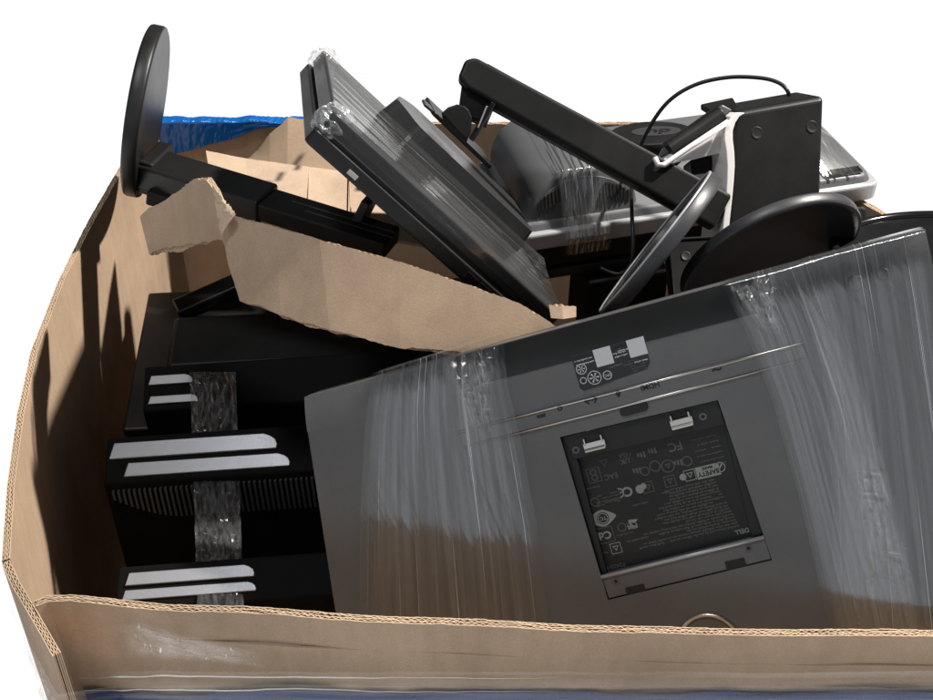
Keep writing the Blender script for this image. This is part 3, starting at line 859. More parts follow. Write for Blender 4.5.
# ------------------------------------------------------------------ monitor tilted on its side in the middle
K, E_, W_ = at(335, 112, 1.20), at(562, 318, 1.33), at(316, 42, 1.50)
Lx = (E_ - K).normalized(); Wy = (W_ - K); Wy = (Wy - Lx * Wy.dot(Lx)).normalized()
G = Frame(K, Lx, Wy)                                   # x along the near short side, y away, z out of the back
if G.z.dot(V((0.69, 0.28, 0.67))) < 0:
    G = Frame(K, Lx, Wy, -G.z)
LL, WW = (E_ - K).length, (W_ - K).length
flipy = 1 if G.y.dot(Wy) > 0 else -1
class YF(Frame):
    pass
def g(a, b, c=0.0):
    return K + Lx * a + Wy * b + G.z * c
class GG:
    def __init__(s): s.o, s.x, s.y, s.z = K, Lx, Wy, G.z
    __call__ = lambda s, a, b, c=0.0: g(a, b, c)
    px = Frame.px
GF = GG()
tm = thing('computer_monitor', 'black monitor tilted on its side in the middle, film-covered back facing up', 'monitor', g(LL / 2, WW / 2, -0.04))
def gp(px, py, c=0.0): return GF.px(px, py, c)
mb = MB(); mb.poly(GF, rnd_poly([(0, 0), (LL, 0), (LL, WW), (0, WW)], 0.008), -0.022, 0.0); mb.build('back_shell', 'tiltshell', tm, bevel=0.003)
mb = MB(); mb.poly(GF, rnd_poly([(0.004, 0.003), (LL - 0.003, 0.003), (LL - 0.003, WW - 0.003), (0.004, WW - 0.003)], 0.006), -0.0255, -0.0218); mb.build('seam', 'print_dark', tm)
mb = MB(); mb.poly(GF, rnd_poly([(-0.003, -0.002), (LL + 0.002, -0.002), (LL + 0.002, WW), (-0.003, WW)], 0.008), -0.043, -0.0252); mb.build('front_bezel', 'black', tm, bevel=0.0025)
mb = MB(); mb.poly(GF, [(0.012, 0.012), (LL - 0.012, 0.012), (LL - 0.012, WW - 0.012), (0.012, WW - 0.012)], -0.0445, -0.0432); mb.build('screen', 'black_gloss', tm)
# buttons and lamp lens along the near edge
for k in range(5):
    h = MB(); a = LL - 0.118 + k * 0.019; h.box(GF, a, a + 0.0165, -0.0034, -0.001, -0.0390, -0.0300); h.build('button', 'black_gloss', tm, bevel=0.0006)
h = MB(); h.box(GF, LL - 0.021, LL - 0.012, -0.0036, -0.001, -0.036, -0.032); h.build('power_lamp', 'led', tm)
h = MB(); h.box(GF, 0.050, 0.062, -0.0036, -0.001, -0.038, -0.033); h.build('pale_badge', 'led', tm)
# raised hub in the middle of the back
H0, H1 = gp(404, 140, 0.012), gp(520, 236, 0.012)
hb0 = (H0[1] + H1[1]) / 2; ha0 = H0[0]; ha1 = H1[0]
hub = [(ha0 + 0.012, hb0), (ha1, hb0), (ha1, WW - 0.04), (ha0 + 0.02, WW - 0.04), (ha0 - 0.012, WW - 0.08), (ha0 - 0.018, WW - 0.13), (ha0 - 0.010, hb0 + 0.05), (ha0, hb0 + 0.02)]
mb = MB(); hub_s = rnd_poly(hub, 0.012, 4)
mb.prism([g(a, b, -0.001) for a, b in hub_s], [g(a * 0.96 + (ha0 + ha1) / 2 * 0.04, b * 0.97 + (hb0 + WW) / 2 * 0.03, 0.030) for a, b in hub_s])
mb.build('raised_hub', 'tiltshell', tm, bevel=0.003)
# small pale mark on the back
mk = MB()
for k, (px, py) in enumerate(((357, 74.5), (361.5, 77), (366, 78), (368, 81))):
    a, b = gp(px, py, 0.0); mk.box(GF, a - 0.003, a + 0.003, b - 0.008, b + 0.008, 0.0002, 0.0006)
mk.build('maker_mark', 'print_white', tm)
# film over the near margin and both upper corners
def gfilm(u, v):
    a = lerp(-0.004, LL + 0.002, u)
    if v < 0.12:
        return g(a, -0.006, lerp(-0.012, 0.003, v / 0.12))
    t = (v - 0.12) / 0.88
    b = lerp(-0.004, hb0 + 0.006, t)
    w = ridged(b * 45 + a * 4, a * 2.0, 4) * 0.5 + ridged(b * 110 + a * 9, a * 4, 2) * 0.25
    return g(a, b, 0.0035 + 0.0010 * w + 0.012 * t * t)
mb = MB(); mb.grid(gfilm, 160, 70)
tag(mb.build('film_strip', 'film_along', smooth=True), 'streaky clear film along the near margin of the tilted monitor', 'plastic film')
def corner_film(o, r, seed, sy=1.0):
    def fn(u, v):
        th = v * math.pi * 0.62; ph = u * 2 * math.pi
        d = G.z * 0.5 + (-Lx) * 0.8
        d = d.normalized(); t1 = Wy; t2 = d.cross(t1)
        n = d * math.cos(th) + (t1 * math.cos(ph) * sy + t2 * math.sin(ph)) * math.sin(th)
        k = r * (0.85 + 0.16 * noise.noise(n * 3.1 + V((seed, 0, 0))) + 0.10 * ridged(ph * 1.6 + n.z * 2, th * 1.2, seed))
        return o + n * k
    return fn
mb = MB(); mb.grid(corner_film(g(0.012, 0.02, -0.014), 0.024, 2, 1.0), 80, 50)
tag(mb.build('film_bunch', 'film_soft', smooth=True), 'crumpled film bunched on the near upper corner of the tilted monitor', 'plastic film')
mb = MB(); mb.grid(corner_film(g(0.012, WW - 0.012, -0.012), 0.022, 5, 1.0), 80, 50)
tag(mb.build('film_bunch', 'film_soft', smooth=True), 'crumpled film bunched on the far upper corner of the tilted monitor', 'plastic film')
# ------------------------------------------------------------------ stand arm on the tilted monitor
arm = thing('monitor_stand', 'long black stand arm slanting down right from a hinge on the tilted monitor', 'monitor stand', at(590, 140, 1.5))
A0_, A1_ = at(466, 70, 1.47), at(722, 212, 1.47)
ax = (A1_ - A0_).normalized()
upA = (UP * 0.86 + RT * 0.5 - FW * 0.0); upA = (upA - ax * upA.dot(ax)).normalized()
nA = ax.cross(upA).normalized()
if nA.dot(FW) > 0: nA = -nA
class Fx:
    def __init__(s, o, x, y, z): s.o, s.x, s.y, s.z = o, x, y, z
    __call__ = lambda s, a, b, c=0.0: s.o + s.x * a + s.y * b + s.z * c
    px = Frame.px
ez = (nA * 0.99 + upA * 0.08).normalized(); ey = (upA * 0.99 - nA * 0.08).normalized()
AF = Fx(A0_, ax, ey, ez)
AL = (A1_ - A0_).length
mb = MB()
prof = [(-0.003, -0.016), (0.012, -0.022), (AL, -0.026), (AL, 0.022), (0.004, 0.017), (-0.006, 0.008)]
mb.prism([AF(a, b, -0.012) for a, b in prof], [AF(a, b, 0.012) for a, b in prof])
mb.build('arm_cover', 'black_matte', arm, bevel=0.005, seg=4)
mb = MB(); mb.box(AF, 0.05, AL - 0.05, -0.0245, -0.008, -0.019, -0.0122); mb.build('arm_channel', 'grey', arm, bevel=0.002)
mb = MB(); mb.box(AF, 0.02, AL - 0.006, 0.0165, 0.0185, -0.010, 0.006); mb.build('arm_trim', 'darkgrey', arm, bevel=0.0006)
# plate on the hub
pc0, pc1 = gp(432, 112, 0.033), gp(492, 170, 0.033)
pa0, pa1 = pc0[0], pc1[0]; pb = (pc0[1] + pc1[1]) / 2
mb = MB(); mb.poly(GF, rnd_poly([(pa0, pb), (pa1, pb), (pa1, pb + 0.09), (pa0, pb + 0.09)], 0.006), 0.0305, 0.0365); mb.build('mounting_plate', 'black', arm, bevel=0.001)
hc = at(455, 118, 1.475)
pm = g((pa0 + pa1) / 2 - 0.012, pb + 0.035, 0.036)
mb = MB()
quad = [at(441, 113, 1.455), at(448, 107, 1.455), at(457, 104, 1.455), at(464, 105.5, 1.455), at(469, 110, 1.455), at(472, 117, 1.455), at(471, 127, 1.455), at(466, 139, 1.455), at(460, 134, 1.455)]
mb.prism([p for p in quad], [p + FW * 0.035 for p in quad]); mb.build('hinge_bracket', 'black_matte', arm, bevel=0.002)
mb = MB()
quad = [at(462, 82, 1.47), at(496, 101, 1.47), at(486, 124, 1.475), at(458, 112, 1.47)]
mb.prism(quad, [p + FW * 0.03 for p in quad]); mb.build('hinge_bracket', 'black_matte', arm, bevel=0.002)
mb = MB(); mb.bar(at(494, 104, 1.465), at(471, 140, 1.47), -FW, 0.006, 0.02); mb.build('hinge_lever', 'black_gloss', arm, bevel=0.001)
mb = MB(); mb.bar(at(487, 106, 1.455), at(478, 128, 1.46), -FW, 0.0022, 0.006); mb.build('steel_pin', 'steel', arm, bevel=0.0005)
for px, py in ((424, 92), (428, 96)):
    pass
mb = MB(); mb.bar(g(pa0 - 0.014, pb + 0.02, 0.033), g(pa0 + 0.004, pb + 0.02, 0.034), GF.z, 0.03, 0.004); mb.build('plate_lug', 'darkgrey', arm, bevel=0.0008)

# ------------------------------------------------------------------ round-based stand on the left
def disc(mb, c, n, r, th, edge=0.004, dish=0.0, seg=96):
    pr_ = [(r - edge, -th / 2), (r - edge * 0.3, -th / 2 + edge * 0.3), (r, -th / 2 + edge), (r, th / 2 - edge), (r - edge * 0.3, th / 2 - edge * 0.3), (r - edge, th / 2)]
    if dish:
        pr_ += [(r - edge * 2.2, th / 2 - 0.0005), (r - edge * 2.8, th / 2 - dish), (r * 0.4, th / 2 - dish * 1.15)]
    mb.lathe(c, n, pr_, seg)
ls = thing('monitor_stand', 'black monitor stand lying on its side, round base on edge over the left wall', 'monitor stand', at(250, 190, 1.6))
rd = ray(146, 112).normalized()
t1 = (RT * 0.98 - UP * 0.20); t1 = (t1 - rd * t1.dot(rd)).normalized()
dn = (-rd * 0.13 + t1 * 0.99).normalized()
mb = MB(); disc(mb, at(146, 112, 1.60), dn, 0.1145, 0.020, 0.004); mb.build('round_base', 'black', ls, smooth=False)
bo = ls.children[0]
for p in bo.data.polygons: p.use_smooth = len(p.vertices) == 4
mb = MB(); c = at(160, 160, 1.585)
cx = (at(385, 244, 1.56) - at(150, 167, 1.585)).normalized()
cu_ = (UP * 0.80 - FW * 0.6); cu_ = (cu_ - cx * cu_.dot(cx)).normalized()
p0, p1, p2 = at(143, 167, 1.585), at(268, 205, 1.54), at(392, 243, 1.50)
mb.bar(p0, p1, cu_, 0.056, 0.036); mb.build('column_sleeve', 'black', ls, bevel=0.004)
mb = MB(); mb.bar(p1 - cx * 0.01, p2, cu_, 0.048, 0.024); mb.build('column', 'black_matte', ls, bevel=0.003)
yv = cu_.cross(cx).normalized(); zv = cx.cross(yv)
for s in (-0.006, 0.006):
    mb = MB(); mb.bar(p1 + zv * 0.012 + yv * s, p2 + zv * 0.012 + yv * s, cu_, 0.003, 0.0016); mb.build('column_rib', 'darkgrey', ls, bevel=0.0005)
mb = MB(); mb.bar(at(148, 166, 1.59), at(163, 171, 1.588), cu_, 0.062, 0.05); mb.build('base_neck', 'black', ls, bevel=0.004)
mb = MB(); mb.bar(at(372, 196, 1.50), at(352, 236, 1.55), -FW, 0.012, 0.04); mb.build('head_hinge', 'darkgrey', ls, bevel=0.002)
mb = MB(); mb.bar(at(150, 193, 1.57), at(182, 203, 1.57), cu_, 0.03, 0.02); mb.build('neck_foot', 'black_matte', ls, bevel=0.003)

# ------------------------------------------------------------------ grey monitor with silver edge lying face down at the back
NL, NR = at(517, 247, 1.57), at(880, 192, 1.68)
nx = (NR - NL).normalized()
nz = V((0, -0.05, 1)); nz = (nz - nx * nz.dot(nx)).normalized()
ny = nz.cross(nx)
NF = Fx(NL, nx, ny, nz)
NW = (NR - NL).length; ND = 0.20
gm = thing('computer_monitor', 'grey domed-back monitor with silver bezel lying face down along the back of the box', 'monitor', NF(NW / 2, ND / 2, -0.02))
mb = MB(); mb.poly(NF, rnd_poly([(0, 0), (NW, 0), (NW, ND), (0, ND)], 0.018), -0.012, 0.014); mb.build('silver_bezel', 'silver', gm, bevel=0.004)
mb = MB(); mb.poly(NF, rnd_poly([(0.01, 0.01), (NW - 0.01, 0.01), (NW - 0.01, ND - 0.01), (0.01, ND - 0.01)], 0.015), -0.014, -0.0121); mb.build('screen', 'black_gloss', gm)
mb = MB()
lo = rnd_poly([(0.008, 0.008), (NW - 0.008, 0.008), (NW - 0.008, ND - 0.006), (0.008, ND - 0.006)], 0.02)
m1_ = rnd_poly([(0.012, 0.014), (NW - 0.012, 0.014), (NW - 0.012, ND - 0.008), (0.012, ND - 0.008)], 0.02)
hi = rnd_poly([(0.075, 0.09), (NW - 0.085, 0.09), (NW - 0.085, ND - 0.01), (0.075, ND - 0.01)], 0.03)
ps = [[NF(a, b, 0.0135) for a, b in lo], [NF(a, b, 0.022) for a, b in m1_], [NF(a, b, 0.048) for a, b in hi]]
n_ = len(lo)
mb.add(sum(ps, []), [(j * n_ + i, j * n_ + (i + 1) % n_, (j + 1) * n_ + (i + 1) % n_, (j + 1) * n_ + i) for j in (0, 1) for i in range(n_)] + [tuple(2 * n_ + i for i in range(n_))])
mb.build('back_shell', 'midgrey', gm, bevel=0.006, seg=4)
# domed bulge with vents, front end seen as an arch
a0_ = NF.px(530, 226, 0.022)[0]; a1_ = NF.px(640, 210, 0.022)[0]
ca, ra = (a0_ + a1_) / 2, (a1_ - a0_) / 2
mb = MB(); rowsN = []
for j, (b, k) in enumerate(((0.020, 0.90), (0.024, 1.0), (0.10, 1.04), (ND - 0.02, 1.06))):
    rowsN.append([NF(ca + ra * k * math.cos(math.pi * i / 32), b + 0.016 * (math.sin(math.pi * i / 32) ** 0.8), 0.020 + 0.062 * k * math.sin(math.pi * i / 32) ** 0.8) for i in range(33)])
vs = sum(rowsN, []); m_ = 33
mb.add(vs, [(j * m_ + i, j * m_ + i + 1, (j + 1) * m_ + i + 1, (j + 1) * m_ + i) for j in range(3) for i in range(m_ - 1)] + [tuple(range(m_))])
mb.build('dome', 'midgrey', gm, smooth=True)
mb = MB()
fa = [NF(ca + ra * 0.86 * math.cos(math.pi * i / 32), 0.0185 + 0.016 * (math.sin(math.pi * i / 32) ** 0.8), 0.0215 + 0.056 * 0.9 * math.sin(math.pi * i / 32) ** 0.8) for i in range(33)]
fb_ = [p - ny * 0.0016 for p in fa]
mb.prism(fa, fb_); dome_face = mb.build('dome_face', 'midgrey', gm, bevel=0.0006)
for side in (-1, 1):
    for k in range(7):
        t = 0.42 + 0.065 * k
        x = ca + side * ra * t
        topz = 0.0215 + 0.050 * max(0.0, 1 - t * t) ** 0.4
        yy = 0.0165 + 0.016 * ((topz - 0.0215) / 0.056) - 0.0012
        mb = MB(); mb.bar(NF(x, 0.0150 + 0.016 * 0.35, topz - 0.022), NF(x, yy, topz - 0.006), ny, 0.0024, 0.003); mb.build('vent_slot', 'print_dark', dome_face)
def nfilm(u, v):
    # over the dome's crown, down its face and over the bezel
    x = NF.px(lerp(560, 612, u), 200, 0.05)[0]
    t = v
    if t < 0.45:
        q = t / 0.45; b, c = lerp(0.20, 0.040, q), 0.085 - 0.002 * q
    elif t < 0.75:
        q = (t - 0.45) / 0.3; b, c = lerp(0.040, 0.008, q), lerp(0.083, 0.026, q)
    else:
        q = (t - 0.75) / 0.25; b, c = lerp(0.008, -0.006, min(1, q * 2.2)), lerp(0.026, -0.020, q)
    w = ridged(u * 9 + v * 1.5, v * 3, 2) * 0.6 + ridged(u * 21, v * 6, 5) * 0.3
    return NF(x, b - 0.003 - 0.0014 * w, c + 0.0014 * w)
mb = MB(); mb.grid(nfilm, 70, 110)
tag(mb.build('film_strip', 'film', smooth=True), 'shiny clear film band down the vented dome and silver bezel of the grey monitor', 'plastic film')
def nfilm2(u, v):
    x = lerp(NW - 0.14, NW - 0.02, u); b = lerp(0.012, ND - 0.02, v)
    k = min(1, max(0, (b - 0.014) / 0.076)) * min(1, max(0, (NW - 0.012 - x) / 0.073))
    c = 0.026 + 0.038 * k + 0.002 * ridged(x * 60 + b * 20, b * 10, 3)
    return NF(x, b, c)
mb = MB(); mb.grid(nfilm2, 60, 60)
tag(mb.build('film_strip', 'film', smooth=True), 'clear film over the right end of the grey domed monitor', 'plastic film')

gap_filler = thing('computer_monitor', 'black slab added to darken the gap under the silver-edged grey domed monitor', 'monitor', NF(NW / 2, ND / 2, -0.08))  # slab put in to darken the space below the grey monitor
mb = MB(); mb.poly(NF, rnd_poly([(0.03, 0.012), (NW - 0.05, 0.012), (NW - 0.05, ND), (0.03, ND)], 0.012), -0.050, -0.018); mb.build('back_shell', 'black_matte', gap_filler, bevel=0.004)
mb = MB(); mb.poly(NF, rnd_poly([(0.028, 0.008), (NW - 0.048, 0.008), (NW - 0.048, ND), (0.028, ND)], 0.012), -0.068, -0.0525); mb.build('front_bezel', 'black', gap_filler, bevel=0.003)
mb = MB(); mb.box(NF, 0.10, 0.22, -0.01, 0.06, -0.16, -0.07); mb.build('added_dark_block', 'pit_black', gap_filler, bevel=0.004)
# ------------------------------------------------------------------ round black base with lettering at the back
hs = thing('monitor_stand', 'round black stand base with grey hp lettering at the back rim', 'monitor stand', at(650, 150, 1.67))
hn = (-FW * 0.42 + UP * 0.90 - RT * 0.06).normalized()
hcn = at(652, 139, 1.67)
mb = MB(); disc(mb, hcn, hn, 0.059, 0.020, 0.003); b_ = mb.build('round_base', 'black', hs)
for p in b_.data.polygons: p.use_smooth = len(p.vertices) == 4
HF = Frame(hcn + hn * 0.0101, (RT - hn * RT.dot(hn)), UP, hn)
mb = MB()
pts = [(0.006 + 0.034 * math.cos(2 * math.pi * k / 40), 0.002 + 0.024 * math.sin(2 * math.pi * k / 40)) for k in range(40)]
mb.poly(HF, pts, 0, 0.0005); bdg = mb.build('round_badge', 'darkgrey', hs)
mb = MB(); text_mb(mb, 'hp', HF, 0.007, 0.004, 0.034, 0.0006, shear=0.25, bold=0.03); mb.build('badge_letters', 'black', bdg)
mb = MB(); mb.lathe(hcn - hn * 0.01, -hn, [(0.045, 0), (0.042, 0.05), (0.042, 0.09)], 40); mb.build('base_neck', 'black', hs, smooth=False)

# ------------------------------------------------------------------ upright black stand with white inner shell
bs = thing('monitor_stand', 'upright black stand block with white inner shell and hinged head pointing left', 'monitor stand', at(778, 225, 1.5))
q = [at(727, 244, 1.47), at(821, 216, 1.49), at(825, 96, 1.49), at(734, 112, 1.47)]
ex = (at(700, 104, 1.55) - at(734, 112, 1.47))
mb = MB(); mb.prism(q, [p + ex * 0.7 for p in q]); mb.build('block', 'black_matte', bs, bevel=0.007, seg=5)
for px, py in ((757, 133), (812, 127)):
    mb = MB(); nq = (q[1] - q[0]).cross(q[3] - q[0]).normalized()
    if nq.dot(FW) > 0: nq = -nq
    d_ = (q[0] - CAM).dot(nq) / ray(px, py).dot(nq)
    mb.lathe(CAM + ray(px, py) * d_, nq, [(0.008, 0.0), (0.007, 0.0008), (0.004, 0.0003)], 24); mb.build('screw_cover', 'black', bs)
mb = MB()
lin = [(744, 113), (738, 117), (734, 123), (731.5, 131), (731.5, 140), (733, 152), (733.5, 166), (732.5, 182), (731, 198), (729, 216), (726, 245)]
f_ = [at(x - 7.0 + 2.0 * min(1, max(0, (y - 140) / 60)), y, 1.466) for x, y in lin] + [at(x + 1.5, y, 1.466) for x, y in reversed(lin)]
mb.prism(f_, [p + ex * 0.55 + FW * 0.01 for p in f_]); mb.build('inner_shell', 'white', bs, bevel=0.0012)
mb = MB()
tr_ = [at(656, 163, 1.46), at(662, 166.5, 1.46), at(700, 158, 1.475), at(733, 151, 1.49), at(735, 133, 1.48), at(729, 124, 1.475)]
tr2 = [at(657, 160, 1.47), at(661, 163, 1.47), at(700, 152, 1.5), at(733, 145, 1.52), at(735, 127, 1.51), at(728, 119, 1.49)]
mb.prism(tr_, tr2); mb.build('head_tray', 'white', bs, bevel=0.0015)
mb = MB(); lip = [at(655, 158, 1.455), at(658, 165, 1.452), at(664, 165, 1.452), at(690, 147, 1.458), at(728, 122, 1.462)]
mb.tube(lip, 0.0035, 10); mb.build('tray_lip', 'white', bs, smooth=True)
mb = MB(); mb.tube([at(668, 151, 1.47), at(694, 134, 1.475), at(721, 115, 1.48)], 0.0125, 24); mb.build('hinge_barrel', 'black', bs, smooth=False, bevel=0.001)
mb = MB(); quad = [at(657, 160, 1.465), at(664, 147, 1.47), at(722, 104, 1.485), at(733, 110, 1.485), at(724, 122, 1.475)]
mb.prism(quad, [p + FW * 0.02 for p in quad]); mb.build('hinge_cover', 'darkgrey', bs, bevel=0.002)
mb = MB(); quad = [at(700, 104, 1.53), at(733, 97, 1.53), at(742, 112, 1.49), at(722, 118, 1.49)]
mb.prism(quad, [p - UP * 0.008 for p in quad]); mb.build('head_cap', 'black', bs, bevel=0.002)
mb = MB(); quad = [at(690, 160, 1.50), at(732, 150, 1.51), at(732, 170, 1.51), at(692, 175, 1.50)]
mb.prism(quad, [p + FW * 0.05 for p in quad]); mb.build('head_underside', 'black_matte', bs, bevel=0.002)

mb = MB(); xa = NF.px(836, 192, 0.03); xb = NF.px(868, 187, 0.03)
mb.bar(NF(NW - 0.075, 0.024, 0.0265), NF(NW - 0.024, 0.024, 0.0265), nz, 0.014, 0.003); mb.build('dark_strip', 'black_gloss', gm)
# ------------------------------------------------------------------ cable
mb = MB()
cp = [(600, 268, 1.50), (618, 274, 1.495), (630, 266, 1.49), (633, 245, 1.485), (632, 215, 1.50), (632, 185, 1.56), (636, 160, 1.58), (648, 130, 1.57), (668, 102, 1.555), (695, 85, 1.545), (728, 77.5, 1.535), (760, 78, 1.53), (779, 83, 1.525), (788, 92, 1.52), (790, 104, 1.53)]
cpt = [at(*p) for p in cp]; sm = []
for i in range(len(cpt) - 1):
    p_, q_, r_, s_ = cpt[max(0, i - 1)], cpt[i], cpt[i + 1], cpt[min(len(cpt) - 1, i + 2)]
    for k in range(8):
        t = k / 8
        sm.append(0.5 * ((2 * q_) + (r_ - p_) * t + (2 * p_ - 5 * q_ + 4 * r_ - s_) * t * t + (3 * q_ - p_ - 3 * r_ + s_) * t ** 3))
sm.append(cpt[-1]); mb.tube(sm, 0.0026, 10)
tag(mb.build('power_cable', 'black', smooth=True), 'thin black cable looping up from behind the slanting arm to the upright stand', 'cable')

# ------------------------------------------------------------------ dish shaped base, slim blade, glossy disc, plate
ds = thing('monitor_stand', 'round dish-shaped black stand base on edge, hollow underside facing out beside the blade', 'monitor stand', at(772, 262, 1.32))
rdd = ray(770, 256).normalized()
dnn = (-rdd * 0.45 + (RT * 0.46 - UP * 0.89) * 0.89).normalized()
mb = MB(); disc(mb, at(770, 256, 1.31), dnn, 0.103, 0.014, 0.003, dish=0.007); b_ = mb.build('round_base', 'darkgrey', ds)
for p in b_.data.polygons: p.use_smooth = len(p.vertices) == 4
bl = thing('monitor_stand', 'slim round black stand base seen nearly edge-on in front of the arm end', 'monitor stand', at(664, 245, 1.3))
rb = ray(655, 250).normalized()
nb = (RT * -0.79 + UP * 0.61); nb = (nb - rb * nb.dot(rb)).normalized()
nb = (-rb * 0.05 + nb * 0.998).normalized()
mb = MB(); disc(mb, at(660, 247, 1.30), nb, 0.0965, 0.016, 0.0025, dish=0.002); b_ = mb.build('round_base', 'darkgrey', bl)
for p in b_.data.polygons: p.use_smooth = len(p.vertices) == 4
tb_ = nb.orthogonal().normalized(); ub_ = nb.cross(tb_)
mb = MB(); mb.tube([at(660, 247, 1.30) + nb * 0.0078 + (tb_ * math.cos(k * math.pi / 64) + ub_ * math.sin(k * math.pi / 64)) * 0.0945 for k in range(128)], 0.0016, 8, closed=True); mb.build('rim_ring', 'silver', bl, smooth=True)
mb = MB(); mb.lathe(at(660, 247, 1.30) + nb * 0.0062, nb, [(0.088, 0), (0.088, 0.0006)], 72); mb.build('base_pad', 'black_gloss', bl)
gd = thing('monitor_stand', 'large glossy black round base lying at the right behind the big monitor corner', 'monitor stand', at(938, 250, 1.27))
gn = (-FW * 0.38 + UP * 0.92 - RT * 0.08).normalized()
mb = MB(); disc(mb, at(940, 249, 1.28), gn, 0.112, 0.013, 0.003, dish=0.003); b_ = mb.build('round_base', 'black_gloss', gd)
for p in b_.data.polygons: p.use_smooth = len(p.vertices) == 4
mb = MB(); mb.lathe(at(940, 249, 1.28) - gn * 0.006, -gn, [(0.03, 0), (0.03, 0.06)], 32); mb.build('base_neck', 'black_gloss', gd)
mb = MB(); tt = gn.orthogonal().normalized(); uu = gn.cross(tt); gc = at(940, 249, 1.28)
mb.tube([gc + gn * 0.004 + (tt * math.cos(k * math.pi / 64) + uu * math.sin(k * math.pi / 64)) * 0.109 for k in range(128)], 0.006, 12, closed=True); mb.build('rounded_rim', 'black_gloss', gd, smooth=True)
vp = thing('mounting_head', 'black rounded mounting head with corner screw between blade and dish base', 'monitor stand', at(695, 262, 1.38))
VF = Frame(at(700, 268, 1.38), RT + UP * 0.06, UP, -FW + UP * 0.2)
mb = MB(); mb.poly(VF, rnd_poly([(-0.036, -0.06), (0.06, -0.06), (0.06, 0.038), (-0.036, 0.038)], 0.010), -0.02, 0.0); mb.build('plate', 'black', vp, bevel=0.002)
mb = MB(); frame_pts = rnd_poly([(-0.033, -0.06), (0.06, -0.06), (0.06, 0.035), (-0.033, 0.035)], 0.009)
mb.tube([VF(a, b, 0.0006) for a, b in frame_pts], 0.0012, 6, closed=True); mb.build('plate_rim', 'black_gloss', vp, smooth=True)
mb = MB(); mb.lathe(VF(-0.015, 0.015, 0), VF.z, [(0.006, 0), (0.005, 0.001), (0.002, 0.0004)], 20); mb.build('screw', 'darkgrey', vp)
mb = MB(); EF = Frame(at(858, 222, 1.47), RT, UP, -FW)
mb.poly(EF, rnd_poly([(-0.03, -0.03), (0.012, -0.03), (0.012, 0.019), (-0.03, 0.019)], 0.008), -0.03, 0.0)
tag(mb.build('plastic_cap', 'black', bevel=0.003), 'small black rounded plastic cap under the right end of the silver bezel', 'plastic cap')

# ------------------------------------------------------------------ monitors standing in the pit on the left
LAMP = V((-0.55, 0.55, 4.6))
def pit(label, pl, pr_, d0, d1, thick, strips, depth, vents=False):
    p0, p1 = at(*pl, d0), at(*pr_, d1)
    x = (p1 - p0).normalized()
    mid = (p0 + p1) / 2
    h = ((CAM - mid).normalized() + (LAMP - mid).normalized()).normalized()
    z = (h - x * h.dot(x)).normalized()
    y = z.cross(x)
    PF = Fx(p0, x, y, z)
    root = thing('computer_monitor', label, 'monitor', PF(0.2, 0.02, -depth), 'monitors stacked deep in the box')
    root_parts(root, PF, (p1 - p0).length, thick, strips, depth, vents)
    return PF
def root_parts(root, PF, w, thick, strips, depth, vents):
    mb = MB(); fy = 0.30
    mb.prism([PF(-0.01, thick, -0.0015), PF(w + 0.22, thick, -0.0015), PF(w + 0.22, thick - 0.02, -depth), PF(-0.01, thick - 0.02, -depth)], [PF(-0.01, -0.004, -0.0015), PF(w + 0.22, -0.004, -0.0015), PF(w + 0.22, -0.004 - fy, -depth), PF(-0.01, -0.004 - fy, -depth)]); mb.build('body', 'pit_black', root, bevel=0.003)
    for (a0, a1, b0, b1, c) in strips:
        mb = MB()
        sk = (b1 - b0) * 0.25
        hb = (b1 - b0); mb.poly(PF, [(a0 - sk, b0), (a1 + sk, b0), (a1 + sk * 1.2, b0 + hb * 0.3), (a1 + sk * 0.7, b0 + hb * 0.6), (a1 - sk * 0.6, b0 + hb * 0.85), (a1 - sk * 2.2, b1), (a0, b1)], -0.012, c); mb.build('edge_glint', 'glint', root, bevel=0.0008)  # pale strips painted for lamp reflections on the black edges
    if vents:
        zz = PF.z; yy = PF.y
        for k in range(46):
            a = 0.0 + k * 0.0062
            dd = 0.035 * min(1.0, math.sin(min(1.0, (k + 3) / 16) * math.pi / 2))
            mb = MB(); mb.bar(PF(a, -0.0055 - 0.3 / depth * 0.008, -0.008), PF(a, -0.0055 - 0.3 / depth * (0.008 + dd), -0.008 - dd), yy, 0.0028, 0.005); mb.build('vent_rib', 'darkgrey', root)
pit('black monitor on edge in the pit nearest the front wall, highlight-painted trim strip on top', (124, 606), (258, 596), 1.27, 1.27, 0.045, [(0.0, 0.137, 0.006, 0.017, 0.0008), (0.003, 0.134, 0.022, 0.036, 0.0014)], 0.42)
pit('black vented monitor on edge in the middle of the pit with broad bright highlight-painted trim', (112, 480), (290, 468), 1.42, 1.42, 0.055, [(0.018, 0.206, 0.003, 0.020, 0.0006), (0.0, 0.190, 0.026, 0.046, 0.0018)], 0.45, True)
pit('black monitor on edge at the back of the pit with two short highlight-painted trim strips', (150, 408), (300, 398), 1.58, 1.58, 0.06, [(0.0, 0.060, 0.005, 0.016, 0.001), (0.0, 0.052, 0.032, 0.045, 0.0015)], 0.45)
fm = thing('computer_monitor', 'plain black monitor leaning deep in the pit under the torn cardboard strip', 'monitor', at(280, 330, 1.72))
FR = Frame(at(150, 395, 1.66), RT + UP * 0.05, UP, -FW * 0.75 + UP * 0.66)
mb = MB(); mb.box(FR, -0.03, 0.55, -0.06, 0.20, -0.02, 0.0); mb.build('back_shell', 'black', fm, bevel=0.004)
mb = MB(); mb.box(FR, 0.02, 0.40, 0.03, 0.13, 0.0, 0.02); mb.build('raised_hub', 'black_matte', fm, bevel=0.008)
mb = MB(); mb.bar(FR(0.02, 0.15, 0.01), FR(0.22, 0.24, 0.03), FR.z, 0.03, 0.02); mb.build('stand_arm', 'black_gloss', fm, bevel=0.003)
